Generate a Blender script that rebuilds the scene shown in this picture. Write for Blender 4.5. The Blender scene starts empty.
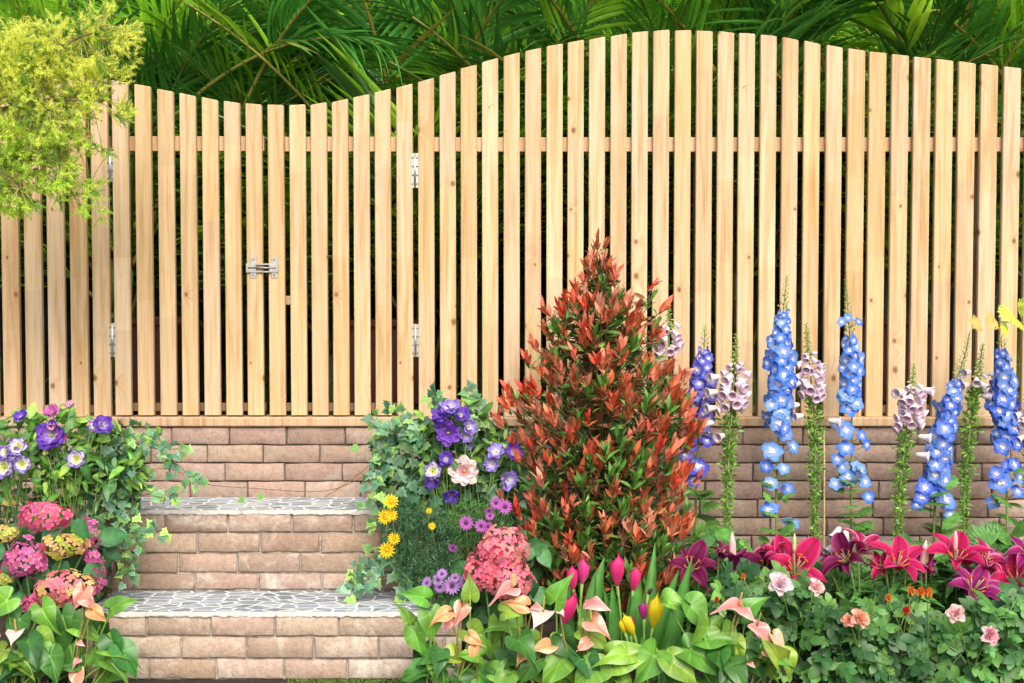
import bpy, math, random
import numpy as np
from math import sin, cos, pi, radians, tan, atan2, sqrt
from mathutils import Vector, Matrix
random.seed(7); rng = np.random.default_rng(7)
sc = bpy.context.scene; col = sc.collection
EYE = 1.28; FP = 1150.0; PIT = radians(2.067)
def P(px, py, Y):                                   # the point at depth Y seen at photo pixel (px,py)
    a = (px-512)/FP; b = (341.5-py)/FP
    d = np.array([a, cos(PIT)+b*sin(PIT), -sin(PIT)+b*cos(PIT)])
    return np.array([0, 0, EYE]) + d*(Y/d[1])
def R(a, b): return random.uniform(a, b)
def nrm(v):
    v = np.asarray(v, float); return v/max(1e-9, float(np.linalg.norm(v)))

# ------------------------------------------------------------------ mesh builder
class T:                                            # template
    def __init__(s, V, F, C=None):
        s.V = np.array(V, float).reshape(-1, 3)
        s.sizes = np.array([len(f) for f in F], np.int32)
        s.loops = np.array([i for f in F for i in f], np.int32)
        C = (1, 1, 1) if C is None else C
        C = np.array(C, float)
        s.C = np.tile(C, (len(s.V), 1)) if C.ndim == 1 else C
class G:
    def __init__(s): s.V = []; s.L = []; s.S = []; s.C = []; s.n = 0
    def add(s, t, M=None, loc=(0, 0, 0), tint=(1, 1, 1)):
        V = t.V if M is None else t.V @ np.asarray(M).T
        s.V.append(V+np.asarray(loc, float)); s.L.append(t.loops+s.n); s.S.append(t.sizes)
        s.C.append(np.clip(t.C*np.asarray(tint, float), 0, 1)); s.n += len(V); return s
    def tmpl(s):
        t = T.__new__(T); t.V = np.concatenate(s.V); t.loops = np.concatenate(s.L); t.sizes = np.concatenate(s.S); t.C = np.concatenate(s.C); return t
    def mesh(s, name, mat, smooth=True, org=(0, 0, 0)):
        V = np.concatenate(s.V)-np.asarray(org, float); L = np.concatenate(s.L); S = np.concatenate(s.S); C = np.concatenate(s.C)
        me = bpy.data.meshes.new(name)
        me.vertices.add(len(V)); me.vertices.foreach_set('co', V.astype(np.float32).ravel())
        me.loops.add(len(L)); me.loops.foreach_set('vertex_index', L.astype(np.int32))
        me.polygons.add(len(S)); st = np.concatenate([[0], np.cumsum(S)[:-1]]).astype(np.int32)
        me.polygons.foreach_set('loop_start', st); me.polygons.foreach_set('loop_total', S.astype(np.int32))
        me.polygons.foreach_set('use_smooth', np.full(len(S), smooth))
        a = me.color_attributes.new('Col', 'FLOAT_COLOR', 'POINT')
        a.data.foreach_set('color', np.concatenate([C, np.ones((len(C), 1))], 1).astype(np.float32).ravel())
        me.materials.append(mat); me.update(); me.validate(); return me
    def build(s, name, mat, parent=None, smooth=True, at=None):
        if not s.V: return None
        org = ORG.get(parent.name, np.zeros(3)) if parent else (np.zeros(3) if at is None else np.asarray(at, float))
        me = s.mesh(name, mat, smooth, org); o = bpy.data.objects.new(name, me); col.objects.link(o)
        if parent: o.parent = parent; ORG[o.name] = org
        else: o.location = org; ORG[o.name] = org
        return o
ORG = {}
def tag(o, label=None, cat=None, group=None, kind=None):
    if label: o['label'] = label
    if cat: o['category'] = cat
    if group: o['group'] = group
    if kind: o['kind'] = kind
    return o
def thing(name, label, cat, loc, group=None):
    o = bpy.data.objects.new(name, None); col.objects.link(o); o.location = [float(v) for v in loc]; o.empty_display_size = .1
    ORG[o.name] = np.asarray(loc, float); return tag(o, label, cat, group)
def inst(me, name, parent, M, loc, s=1.0):          # a part with its own transform, mesh data shared
    o = bpy.data.objects.new(name, me); col.objects.link(o); o.parent = parent
    m = Matrix([[M[i][j]*s for j in range(3)]+[0] for i in range(3)]+[[0, 0, 0, 1]])
    m.translation = Vector([float(v) for v in (np.asarray(loc)-ORG[parent.name])]); o.matrix_local = m
    ORG[o.name] = ORG[parent.name]; return o

# ------------------------------------------------------------------ orientation helpers
def oy(d, n=(0, 0, 1)):                              # +Y along d, +Z near n
    y = nrm(d); x = np.cross(y, nrm(n))
    if np.linalg.norm(x) < 1e-3: x = np.cross(y, (1, .1, .2))
    x = nrm(x); z = np.cross(x, y); return np.stack([x, y, z], 1)
def oz(ax, roll=None):                               # +Z along ax, random roll
    z = nrm(ax); t = np.array([0, 0, 1.]) if abs(z[2]) < .9 else np.array([0, 1., 0])
    x = nrm(np.cross(t, z)); y = np.cross(z, x); r = R(0, 2*pi) if roll is None else roll
    return np.stack([x*cos(r)+y*sin(r), -x*sin(r)+y*cos(r), z], 1)
def rv(s=1.0): return rng.normal(size=3)*s

# ------------------------------------------------------------------ shape templates
def leaf(W=.4, n=5, fold=.15, bend=.3, peak=.45, c=(.08, .2, .03), vein=1.3, tip=1.0, wave=0, stalk=0):
    V = []; C = []; F = []
    for i in range(n+1):
        t = i/n
        w = W/2*max(.03, (sin(pi*t**(math.log(.5)/math.log(peak))))**.8)
        y = t; z = -bend*t*t
        zz = fold*w + wave*sin(t*13)*w
        V += [(-w, y, z+zz), (0, y, z), (w, y, z+fold*w+wave*cos(t*11)*w)]
        k = 1+(tip-1)*t
        C += [[q*k for q in c], [q*vein*k for q in c], [q*k for q in c]]
        if i: b = 3*i; F += [(b-3, b-2, b+1, b), (b-2, b-1, b+2, b+1)]
    if stalk:
        m = len(V); V += [(-.02, -stalk, 0), (.02, -stalk, 0), (.02, .02, 0), (-.02, .02, 0)]; F.append((m, m+1, m+2, m+3)); C += [[q*1.3 for q in c]]*4
    return T(V, F, C)
def ivyleaf(c0, c1, five=True):                      # lobed leaf, stalk at the origin, tip at +Y
    pts = [(0, -.02), (.26, -.2), (.34, -.02), (.62, .12), (.36, .32), (.36, .5), (.16, .6), (0, 1.0)]
    pts = pts + [(-x, y) for x, y in pts[-2:0:-1]]
    V = [(0, .22, 0)]; C = [c0]; F = []
    for x, y in pts:
        V.append((x*.55, .22+(y-.22)*.5, .035+.05*abs(x))); C.append([.75*a+.25*b for a, b in zip(c0, c1)])
    for x, y in pts:
        V.append((x, y, .02-.14*(x*x+max(0, y-.3)**2)+R(-.02, .02))); C.append(c1)
    n = len(pts)
    for i in range(n):
        j = (i+1) % n; F.append((0, 1+j, 1+i)); F.append((1+i, 1+j, 1+n+j, 1+n+i))
    V += [(-.015, -.45, -.12), (.015, -.45, -.12), (.015, 0, 0), (-.015, 0, 0)]; m = len(V); F.append((m-4, m-3, m-2, m-1)); C += [[.12, .16, .05]]*4
    return T(V, F, C)
def heart(c=(.1, .28, .04), edge=None, W=.85, fold=.25, bend=.35, wave=.03, veins=True, rings=7, na=52, vk=1.45, seed=None, curl=0, tw=0):
    rr = random.Random(seed) if seed is not None else random
    ph = rr.uniform(0, 6); V = [(0, .02, 0)]; vc = [q*vk if veins else q for q in c]; C = [vc]; F = []
    out = []
    for k in range(na):
        t = 2*pi*k/na
        x = 16*sin(t)**3; y = 13*cos(t)-5*cos(2*t)-2*cos(3*t)-cos(4*t)
        out.append((x/32*W, (5-y)/22))
    for r in range(1, rings+1):
        f = r/rings
        for k, (x, y) in enumerate(out):
            X = x*f; Yy = .02+(y-.02)*f
            z = fold*abs(X)*(1-.5*abs(X)) - bend*max(Yy, 0)**2 - .25*bend*min(Yy, 0)**2*4 + wave*f*f*sin(5*2*pi*k/na+ph) - curl*X*X + tw*X*Yy
            isv = veins and (k % 6 == 2 or k == na//2 or abs(X) < .012); vv = vk*1.25 if k == na//2 else vk
            e = edge or c
            cc = [a*(1-f**3)+b*f**3 for a, b in zip(c, e)]
            V.append((X, Yy, z-(.006 if isv and f < .95 else 0))); C.append([q*(1+(vv-1)*(1-f*.6)) for q in cc] if isv else [q*(.86 if veins and (k % 6 in (1, 3) or abs(k-na//2) == 1) else 1)*(1.12 if r == rings else 1) for q in cc])
    for k in range(na):
        j = (k+1) % na; F.append((0, 1+j, 1+k))
        for r in range(rings-1):
            a = 1+r*na; b = a+na; F.append((a+k, a+j, b+j, b+k))
    return T(V, F, C)
def petals(n, prof, curve, W, colf, nl=5, nw=4, cup=.2, ruf=0, jit=.06, start=0, tw=0):
    """n petals: curve(t)->(r,z), half width W*prof(t); colf(t,s) with s in -1..1"""
    V = []; F = []; C = []
    for p in range(n):
        a = start+2*pi*p/n+R(-jit, jit); ca, sa = cos(a), sin(a); ph = R(0, 6); sz = 1+R(-jit, jit); dz = R(-jit, jit)*.25; m = len(V)
        for i in range(nl+1):
            t = i/nl; r, z = curve(t); w = W*prof(t)
            for j in range(nw+1):
                s = -1+2*j/nw
                rr_ = (r-cup*w*s*s*.4)*sz; zz = (z+cup*w*s*s)*sz+dz*t+ruf*t*t*sin(s*5+ph)*(.3+abs(s))*W
                x, y = rr_, w*s*sz+tw*t*t*W
                V.append((x*ca-y*sa, x*sa+y*ca, zz)); C.append(colf(t, s))
        for i in range(nl):
            for j in range(nw):
                b = m+i*(nw+1)+j; F.append((b, b+nw+1, b+nw+2, b+1))
    return T(V, F, C)
def lathe(prof, n=10, colf=None, c=(1, 1, 1)):       # prof: list of (r,z)
    V = []; C = []; F = []
    for i, (r, z) in enumerate(prof):
        for k in range(n):
            a = 2*pi*k/n; V.append((r*cos(a), r*sin(a), z)); C.append(colf(i, k) if colf else c)
        if i:
            for k in range(n):
                j = (k+1) % n; a0 = (i-1)*n; b0 = i*n; F.append((a0+k, a0+j, b0+j, b0+k))
    return T(V, F, C)
def tube(pts, rad, n=6, c=(.1, .2, .04)):
    pts = [np.asarray(p, float) for p in pts]; V = []; F = []
    rad = [rad]*len(pts) if not hasattr(rad, '__len__') else rad
    for i, p in enumerate(pts):
        d = nrm(pts[min(i+1, len(pts)-1)]-pts[max(i-1, 0)]); x = np.cross(d, (0, 1, .01)); x = nrm(x) if np.linalg.norm(x) > 1e-3 else np.array([1., 0, 0]); y = np.cross(d, x)
        for k in range(n):
            a = 2*pi*k/n; V.append(p+rad[i]*(x*cos(a)+y*sin(a)))
        if i:
            for k in range(n):
                j = (k+1) % n; F.append(((i-1)*n+k, (i-1)*n+j, i*n+j, i*n+k))
    F.append(tuple(range(n-1, -1, -1))); F.append(tuple(range((len(pts)-1)*n, len(pts)*n)))
    return T(V, F, c)
def arc(a, b, n=8, sag=.0, side=(0, 0, 1), wob=0):
    a = np.asarray(a, float); b = np.asarray(b, float)
    return [a+(b-a)*t+np.asarray(side, float)*sag*sin(pi*t)+(rv(wob) if 0 < t < 1 else 0) for t in np.linspace(0, 1, n)]
def box(x0, x1, y0, y1, z0, z1, c=(1, 1, 1)):
    V = [(x, y, z) for z in (z0, z1) for y in (y0, y1) for x in (x0, x1)]
    return T(V, [(0, 2, 3, 1), (4, 5, 7, 6), (0, 1, 5, 4), (2, 6, 7, 3), (0, 4, 6, 2), (1, 3, 7, 5)], c)
def bbox(x0, x1, y0, y1, z0, z1, b=.003, c=(1, 1, 1), ztl=None, ztr=None, flat=False):   # chamfered plank; top may slant
    ztl = z1 if ztl is None else ztl; ztr = z1 if ztr is None else ztr
    def ring(z_l, z_r, ins):
        o = [(x0+b, y0), (x1-b, y0), (x1, y0+b), (x1, y1-b), (x1-b, y1), (x0+b, y1), (x0, y1-b), (x0, y0+b)]
        cx, cy = (x0+x1)/2, (y0+y1)/2; r = []
        for x, y in o:
            xx = x+(ins if x < cx else -ins); yy = y+(ins if y < cy else -ins)
            r.append((xx, yy, z_l+(z_r-z_l)*(xx-x0)/(x1-x0)))
        return r
    V = (ring(z0, z0, 0) if flat else ring(z0, z0, b))+ring(z0+b, z0+b, 0)+ring(ztl-b, ztr-b, 0)+ring(ztl, ztr, b)
    F = [tuple(range(7, -1, -1)), tuple(range(24, 32))]
    for r in range(3):
        for k in range(8): j = (k+1) % 8; F.append((r*8+k, r*8+j, r*8+8+j, r*8+8+k))
    return T(V, F, c)

# ------------------------------------------------------------------ materials
def newmat(name):
    m = bpy.data.materials.new(name); m.use_nodes = True; nt = m.node_tree; nt.nodes.clear()
    out = nt.nodes.new('ShaderNodeOutputMaterial'); return m, nt, out
def nd(nt, typ, **kw):
    n = nt.nodes.new(typ)
    for k, v in kw.items():
        if k in n.inputs: n.inputs[k].default_value = v
        else: setattr(n, k, v)
    return n
def ramp(nt, fac, stops):
    r = nt.nodes.new('ShaderNodeValToRGB'); nt.links.new(fac, r.inputs[0]); e = r.color_ramp.elements
    while len(e) < len(stops): e.new(.5)
    for x, (p, c) in zip(e, stops): x.position = p; x.color = (*c, 1) if len(c) == 3 else c
    return r.outputs[0]
def mixc(nt, a, b, fac, mode='MIX'):
    m = nt.nodes.new('ShaderNodeMix'); m.data_type = 'RGBA'; m.blend_type = mode
    for sock, v in ((m.inputs[0], fac), (m.inputs[6], a), (m.inputs[7], b)):
        if isinstance(v, (int, float)): sock.default_value = v
        elif isinstance(v, tuple): sock.default_value = (*v, 1)
        else: nt.links.new(v, sock)
    return m.outputs[2]
def math_(nt, op, a, b=0, c=None):
    m = nt.nodes.new('ShaderNodeMath'); m.operation = op
    for i, v in enumerate((a, b, c)):
        if v is None: continue
        if isinstance(v, (int, float)): m.inputs[i].default_value = v
        else: nt.links.new(v, m.inputs[i])
    return m.outputs[0]
def objco(nt, scale=(1, 1, 1)):
    t = nt.nodes.new('ShaderNodeTexCoord'); mp = nt.nodes.new('ShaderNodeMapping'); mp.inputs['Scale'].default_value = scale
    nt.links.new(t.outputs['Object'], mp.inputs[0]); return mp.outputs[0]
def plantmat(name, rough=.5, trans=.3, spec=.4, var=.25, nscale=60, bump=.15, sat=1.0):
    m, nt, out = newmat(name); at = nd(nt, 'ShaderNodeAttribute', attribute_name='Col')
    co = objco(nt); no = nd(nt, 'ShaderNodeTexNoise', Scale=nscale, Detail=3.0); nt.links.new(co, no.inputs['Vector'])
    f = ramp(nt, no.outputs[0], [(.3, (1-var,)*3), (.7, (1+var*.6,)*3)])
    c = mixc(nt, at.outputs['Color'], f, 1.0, 'MULTIPLY')
    b = nd(nt, 'ShaderNodeBsdfPrincipled', Roughness=rough); b.inputs['Specular IOR Level'].default_value = spec
    nt.links.new(c, b.inputs['Base Color'])
    bm = nd(nt, 'ShaderNodeBump', Strength=bump, Distance=.004); nt.links.new(no.outputs[0], bm.inputs['Height']); nt.links.new(bm.outputs[0], b.inputs['Normal'])
    if trans:
        tr = nt.nodes.new('ShaderNodeBsdfTranslucent'); nt.links.new(c, tr.inputs[0])
        mx = nt.nodes.new('ShaderNodeMixShader'); mx.inputs[0].default_value = trans
        nt.links.new(b.outputs[0], mx.inputs[1]); nt.links.new(tr.outputs[0], mx.inputs[2]); nt.links.new(mx.outputs[0], out.inputs[0])
    else: nt.links.new(b.outputs[0], out.inputs[0])
    return m
M_leaf = plantmat('leaf', .45, .2, .4, .35, 45); M_gloss = plantmat('glossy_leaf', .36, .16, .4, .3, 16, .12)
M_palm = plantmat('palm_leaf', .28, .3, .6, .2, 15, .05); M_petal = plantmat('petal', .6, .35, .2, .12, 90, .1)
M_wax = plantmat('waxy_petal', .22, .25, .5, .1, 40, .05); M_stem = plantmat('stem', .6, 0, .3, .25, 90, .2)
M_needle = plantmat('needle', .6, .5, .2, .1, 20, 0)
M_bark = plantmat('bark', .85, 0, .2, .5, 50, .6)

def woodmat():
    m, nt, out = newmat('pine_wood'); at = nd(nt, 'ShaderNodeAttribute', attribute_name='Col')
    co = objco(nt, (1, 1, 1))
    vo = nd(nt, 'ShaderNodeTexVoronoi', Scale=7.0); vo.distance = 'EUCLIDEAN'; vo.inputs['Randomness'].default_value = 1
    vs = nt.nodes.new('ShaderNodeSeparateXYZ'); vc_ = nt.nodes.new('ShaderNodeCombineXYZ'); nt.links.new(co, vs.inputs[0]); nt.links.new(vs.outputs[0], vc_.inputs[0]); nt.links.new(math_(nt, 'MULTIPLY', vs.outputs[2], .75), vc_.inputs[1]); vo.voronoi_dimensions = '2D'; nt.links.new(vc_.outputs[0], vo.inputs['Vector'])
    sep = nt.nodes.new('ShaderNodeSeparateColor'); nt.links.new(vo.outputs['Color'], sep.inputs[0])
    sel = math_(nt, 'GREATER_THAN', sep.outputs[0], .62)
    wob = nd(nt, 'ShaderNodeTexNoise', Scale=3.0, Detail=2.0); nt.links.new(co, wob.inputs['Vector'])
    dist = math_(nt, 'DIVIDE', vo.outputs['Distance'], math_(nt, 'MULTIPLY_ADD', sep.outputs[1], .9, .45))
    kr = nt.nodes.new('ShaderNodeMapRange'); kr.interpolation_type = 'SMOOTHSTEP'
    nt.links.new(dist, kr.inputs[0]); kr.inputs[1].default_value = .015; kr.inputs[2].default_value = .09; kr.inputs[3].default_value = 1; kr.inputs[4].default_value = 0
    knot = math_(nt, 'MULTIPLY', kr.outputs[0], sel)
    hr = nt.nodes.new('ShaderNodeMapRange'); hr.interpolation_type = 'SMOOTHSTEP'
    nt.links.new(dist, hr.inputs[0]); hr.inputs[1].default_value = .04; hr.inputs[2].default_value = .3; hr.inputs[3].default_value = 1; hr.inputs[4].default_value = 0
    halo = math_(nt, 'MULTIPLY', hr.outputs[0], sel)
    # grain : stretched noise, bent around knots
    mp = nt.nodes.new('ShaderNodeMapping'); mp.inputs['Scale'].default_value = (95, 60, 3.2)
    nt.links.new(co, mp.inputs[0])
    add = nt.nodes.new('ShaderNodeVectorMath'); add.operation = 'MULTIPLY_ADD'
    cx = nt.nodes.new('ShaderNodeCombineXYZ'); nt.links.new(halo, cx.inputs[0])
    nt.links.new(cx.outputs[0], add.inputs[0]); add.inputs[1].default_value = (2.2, 0, 0); nt.links.new(mp.outputs[0], add.inputs[2])
    gr = nd(nt, 'ShaderNodeTexNoise', Scale=1.0, Detail=4.0, Roughness=.6, Distortion=.5); nt.links.new(add.outputs[0], gr.inputs['Vector'])
    mp2 = nt.nodes.new('ShaderNodeMapping'); mp2.inputs['Scale'].default_value = (28, 20, 1.3); nt.links.new(co, mp2.inputs[0])
    g2 = nd(nt, 'ShaderNodeTexNoise', Scale=1.0, Detail=3.0, Distortion=1.0); nt.links.new(mp2.outputs[0], g2.inputs['Vector'])
    base = mixc(nt, at.outputs['Color'], ramp(nt, gr.outputs[0], [(.3, (.8, .7, .56)), (.52, (1, 1, 1)), (.75, (1.06, 1.08, 1.12))]), .9, 'MULTIPLY')
    base = mixc(nt, base, ramp(nt, g2.outputs[0], [(.32, (.82, .72, .58)), (.5, (1, 1, 1)), (.7, (1.05, 1.08, 1.14))]), 1.0, 'MULTIPLY')
    st = nd(nt, 'ShaderNodeTexNoise', Scale=5.0, Detail=5.0, Roughness=.65); nt.links.new(co, st.inputs['Vector'])
    base = mixc(nt, base, ramp(nt, st.outputs[0], [(.28, (.7, .7, .62)), (.42, (1, 1, 1))]), .55, 'MULTIPLY')
    st2 = nd(nt, 'ShaderNodeTexNoise', Scale=2.6, Detail=6.0, Roughness=.7, Distortion=.8); nt.links.new(mp2.outputs[0], st2.inputs['Vector'])
    base = mixc(nt, base, (.36, .35, .31), math_(nt, 'MULTIPLY', ramp(nt, st2.outputs[0], [(.58, (0, 0, 0)), (.75, (1, 1, 1))]), .3))
    base = mixc(nt, base, (.55, .3, .13), math_(nt, 'MULTIPLY', halo, .28))
    base = mixc(nt, base, (.13, .05, .02), math_(nt, 'MULTIPLY', knot, .85))
    b = nd(nt, 'ShaderNodeBsdfPrincipled', Roughness=.62); b.inputs['Specular IOR Level'].default_value = .3; nt.links.new(base, b.inputs['Base Color'])
    bm = nd(nt, 'ShaderNodeBump', Strength=.25, Distance=.002); nt.links.new(gr.outputs[0], bm.inputs['Height']); nt.links.new(bm.outputs[0], b.inputs['Normal'])
    nt.links.new(b.outputs[0], out.inputs[0]); return m
M_wood = woodmat()

def brickmat(name, salt=.4, saltc=(.62, .55, .47)):
    m, nt, out = newmat(name); at = nd(nt, 'ShaderNodeAttribute', attribute_name='Col'); co = objco(nt)
    n1 = nd(nt, 'ShaderNodeTexNoise', Scale=48.0, Detail=8.0, Roughness=.7); nt.links.new(co, n1.inputs['Vector'])
    n2 = nd(nt, 'ShaderNodeTexNoise', Scale=160.0, Detail=4.0, Roughness=.7); nt.links.new(co, n2.inputs['Vector'])
    n3 = nd(nt, 'ShaderNodeTexNoise', Scale=5.5, Detail=7.0, Roughness=.72, Distortion=.6); nt.links.new(co, n3.inputs['Vector'])
    c = mixc(nt, at.outputs['Color'], ramp(nt, n1.outputs[0], [(.3, (.74, .7, .68)), (.5, (1, 1, 1)), (.7, (1.16, 1.15, 1.12))]), 1.0, 'MULTIPLY')
    c = mixc(nt, c, ramp(nt, n2.outputs[0], [(.3, (.75, .74, .72)), (.55, (1, 1, 1)), (.75, (1.15, 1.15, 1.15))]), .8, 'MULTIPLY')
    s = ramp(nt, n3.outputs[0], [(.5, (0, 0, 0)), (.68, (1, 1, 1))])
    s2 = math_(nt, 'MULTIPLY', s, math_(nt, 'MULTIPLY', n1.outputs[0], salt*1.9))
    c = mixc(nt, c, saltc, s2)
    b = nd(nt, 'ShaderNodeBsdfPrincipled', Roughness=.88); b.inputs['Specular IOR Level'].default_value = .25; nt.links.new(c, b.inputs['Base Color'])
    h = math_(nt, 'ADD', n1.outputs[0], math_(nt, 'MULTIPLY', n2.outputs[0], .4))
    bm = nd(nt, 'ShaderNodeBump', Strength=.7, Distance=.006); nt.links.new(h, bm.inputs['Height']); nt.links.new(bm.outputs[0], b.inputs['Normal'])
    nt.links.new(b.outputs[0], out.inputs[0]); return m
M_brick = brickmat('weathered_brick', .8, (.66, .6, .52)); M_brickdark = brickmat('wall_brick', .45, (.45, .4, .36))  # wall brick carries a weaker, darker salt bloom than the step brick
def roughmat(name, c1, c2, scale=20, rough=.9, bump=.6, bd=.01, detail=8, metal=0):
    m, nt, out = newmat(name); co = objco(nt)
    n = nd(nt, 'ShaderNodeTexNoise', Scale=float(scale), Detail=float(detail), Roughness=.65); nt.links.new(co, n.inputs['Vector'])
    c = ramp(nt, n.outputs[0], [(.3, c1), (.7, c2)])
    b = nd(nt, 'ShaderNodeBsdfPrincipled', Roughness=rough, Metallic=metal); nt.links.new(c, b.inputs['Base Color'])
    bm = nd(nt, 'ShaderNodeBump', Strength=bump, Distance=bd); nt.links.new(n.outputs[0], bm.inputs['Height']); nt.links.new(bm.outputs[0], b.inputs['Normal'])
    nt.links.new(b.outputs[0], out.inputs[0]); return m
M_mortar = roughmat('mortar', (.14, .12, .1), (.5, .46, .4), 45, .95, .8, .006)
M_mortardark = roughmat('dark_mortar', (.05, .042, .035), (.16, .14, .12), 40, .95, .8, .006)
M_soil = roughmat('soil', (.012, .009, .006), (.05, .036, .024), 35, 1, 1, .02)
M_rock = roughmat('rock', (.008, .009, .008), (.05, .052, .048), 3, .9, 1, .05)
M_terra = roughmat('terracotta', (.09, .03, .02), (.14, .05, .03), 6, .7, .2, .003)
M_metal = roughmat('galvanised_steel', (.42, .42, .42), (.62, .62, .6), 60, .38, .15, .001, metal=.85)
M_screw = roughmat('screw_steel', (.15, .15, .15), (.3, .3, .28), 60, .45, .1, .001, metal=.7)
def slatemat():
    m, nt, out = newmat('slate_mosaic'); co = objco(nt, (15, 26, 15))
    wn = nd(nt, 'ShaderNodeTexNoise', Scale=1.2, Detail=2.0); nt.links.new(co, wn.inputs['Vector'])
    wa = nt.nodes.new('ShaderNodeVectorMath'); wa.operation = 'MULTIPLY_ADD'; nt.links.new(wn.outputs['Color'], wa.inputs[0]); wa.inputs[1].default_value = (.25, .25, 0); nt.links.new(co, wa.inputs[2])
    v1 = nd(nt, 'ShaderNodeTexVoronoi', Scale=1.0); v1.feature = 'DISTANCE_TO_EDGE'; v1.voronoi_dimensions = '2D'; nt.links.new(wa.outputs[0], v1.inputs['Vector'])
    v2 = nd(nt, 'ShaderNodeTexVoronoi', Scale=1.0); v2.voronoi_dimensions = '2D'; nt.links.new(wa.outputs[0], v2.inputs['Vector'])
    n = nd(nt, 'ShaderNodeTexNoise', Scale=2.0, Detail=7.0, Roughness=.7); nt.links.new(co, n.inputs['Vector'])
    sep = nt.nodes.new('ShaderNodeSeparateColor'); nt.links.new(v2.outputs['Color'], sep.inputs[0])
    st = ramp(nt, sep.outputs[0], [(0, (.15, .185, .215)), (.5, (.23, .275, .315)), (1, (.38, .43, .47))])
    st = mixc(nt, st, ramp(nt, n.outputs[0], [(.3, (.7, .7, .7)), (.7, (1.3, 1.3, 1.3))]), .8, 'MULTIPLY')
    g = nt.nodes.new('ShaderNodeMapRange'); nt.links.new(v1.outputs['Distance'], g.inputs[0]); g.inputs[1].default_value = .045; g.inputs[2].default_value = .085; g.inputs[3].default_value = 1; g.inputs[4].default_value = 0
    c = mixc(nt, st, (.74, .74, .71), g.outputs[0]); c = mixc(nt, c, (.7, .71, .7), ramp(nt, n.outputs[0], [(.56, (0, 0, 0)), (.75, (.8, .8, .8))]))
    b = nd(nt, 'ShaderNodeBsdfPrincipled', Roughness=.6); nt.links.new(c, b.inputs['Base Color'])
    h = math_(nt, 'SUBTRACT', math_(nt, 'MULTIPLY', n.outputs[0], .3), g.outputs[0])
    bm = nd(nt, 'ShaderNodeBump', Strength=.6, Distance=.003); nt.links.new(h, bm.inputs['Height']); nt.links.new(bm.outputs[0], b.inputs['Normal'])
    nt.links.new(b.outputs[0], out.inputs[0]); return m
M_slate = slatemat()
# ================================================================== SETTING
# ground sheet
g = G(); g.add(T([(-60, -20, 0), (60, -20, 0), (60, 80, 0), (-60, 80, 0)], [(0, 1, 2, 3)]))
tag(g.build('ground', M_soil), kind='structure')
XL = float(P(84, 600, 3.83)[0]); XR = float(P(462, 600, 3.83)[0])
def bed(name, x0, x1, y0, y1, zf):
    nx, ny = 40, 24; V = []; F = []
    for j in range(ny+1):
        for i in range(nx+1):
            x = x0+(x1-x0)*i/nx; y = y0+(y1-y0)*j/ny; V.append((x, y, zf(x, y)+R(-.008, .012)))
    for j in range(ny):
        for i in range(nx): a = j*(nx+1)+i; F.append((a, a+1, a+nx+2, a+nx+1))
    g = G(); g.add(T(V, F)); tag(g.build(name, M_soil), kind='structure')
bed('soil_bed', -3.2, XL-.01, 2.9, 4.40, lambda x, y: .02+.36*min(1, max(0, (y-3.45)/.5)))
bed('soil_bed', XR+.01, 3.4, 2.9, 4.40, lambda x, y: .02+.2*min(1, max(0, (y-3.5)/.6)))

# bricks
def brick_t(w, h, d, c):
    nx, nz = 7, 4; V = []; C = []; F = []
    ph = [R(0, 6) for _ in range(4)]
    for j in range(nz+1):
        for i in range(nx+1):
            u = i/nx; v = j/nz
            ex = .0035 if i in (0, nx) else 0; ez = .0035 if j in (0, nz) else 0
            x = (u-.5)*w; z = (v-.5)*h
            if i in (1, nx-1): x = (-.5*w+.0045) if i == 1 else (.5*w-.0045)
            if j in (1, nz-1): z = (-.5*h+.0045) if j == 1 else (.5*h-.0045)
            wob = .0016*(sin(u*9+ph[0])+sin(v*5+u*13+ph[1]))
            if j in (0, nz): z += .0014*sin(u*8+ph[2+(j > 0)])+R(-.0012, .0012)
            if i in (0, nx): x += R(-.0018, .0018)
            V.append((x, -d/2+max(ex, ez)+wob, z)); C.append([q*(.9 if ex or ez else 1) for q in c])
    n = len(V)
    for i in range(nx+1): V.append((V[i][0], d/2, V[i][2])); C.append(c)
    top0 = nz*(nx+1)
    for i in range(nx+1): V.append((V[top0+i][0], d/2, V[top0+i][2])); C.append(c)
    for j in range(nz):
        for i in range(nx): a = j*(nx+1)+i; F.append((a, a+1, a+nx+2, a+nx+1))
    for i in range(nx):
        F.append((i+1, i, n+i, n+i+1)); F.append((top0+i, top0+i+1, n+nx+2+i, n+nx+1+i))
    F.append(tuple([j*(nx+1) for j in range(nz+1)]+[n+nx+1, n]))
    F.append(tuple([nx+j*(nx+1) for j in range(nz, -1, -1)]+[n+nx, n+2*nx+1]))
    return T(V, F, C)
def courses(g, x0, x1, ztop, zbot, Y, ch, bw, pal, joint=.006, off0=None, d=.09):
    row = 0; z = ztop
    while z > zbot-.001:
        h = min(ch, z-zbot)
        if h < .02: break
        x = x0-(bw*.5 if row % 2 else 0)+(off0[row % len(off0)]*bw if off0 else R(-.03, .03))-bw
        while x < x1:
            w = bw*R(.96, 1.04)
            a = max(x, x0); b = min(x+w, x1)
            if b-a > .03:
                base = (np.array(random.choice(pal))*.8+.2*float(np.mean(pal)))*R(.88, 1.12)*np.array([1, R(.97, 1.03), R(.95, 1.05)])
                g.add(brick_t(b-a-joint, h-joint, d, list(base)), oz((R(-.004, .004), R(-.004, .004), 1), R(-.004, .004)-pi) if 0 else None, ((a+b)/2, Y+d/2+R(-.002, .003), z-h/2+R(-.001, .001)))
            x += w
        z -= ch; row += 1
YW = 4.41; YM = 4.12; YF = 3.83
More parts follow.
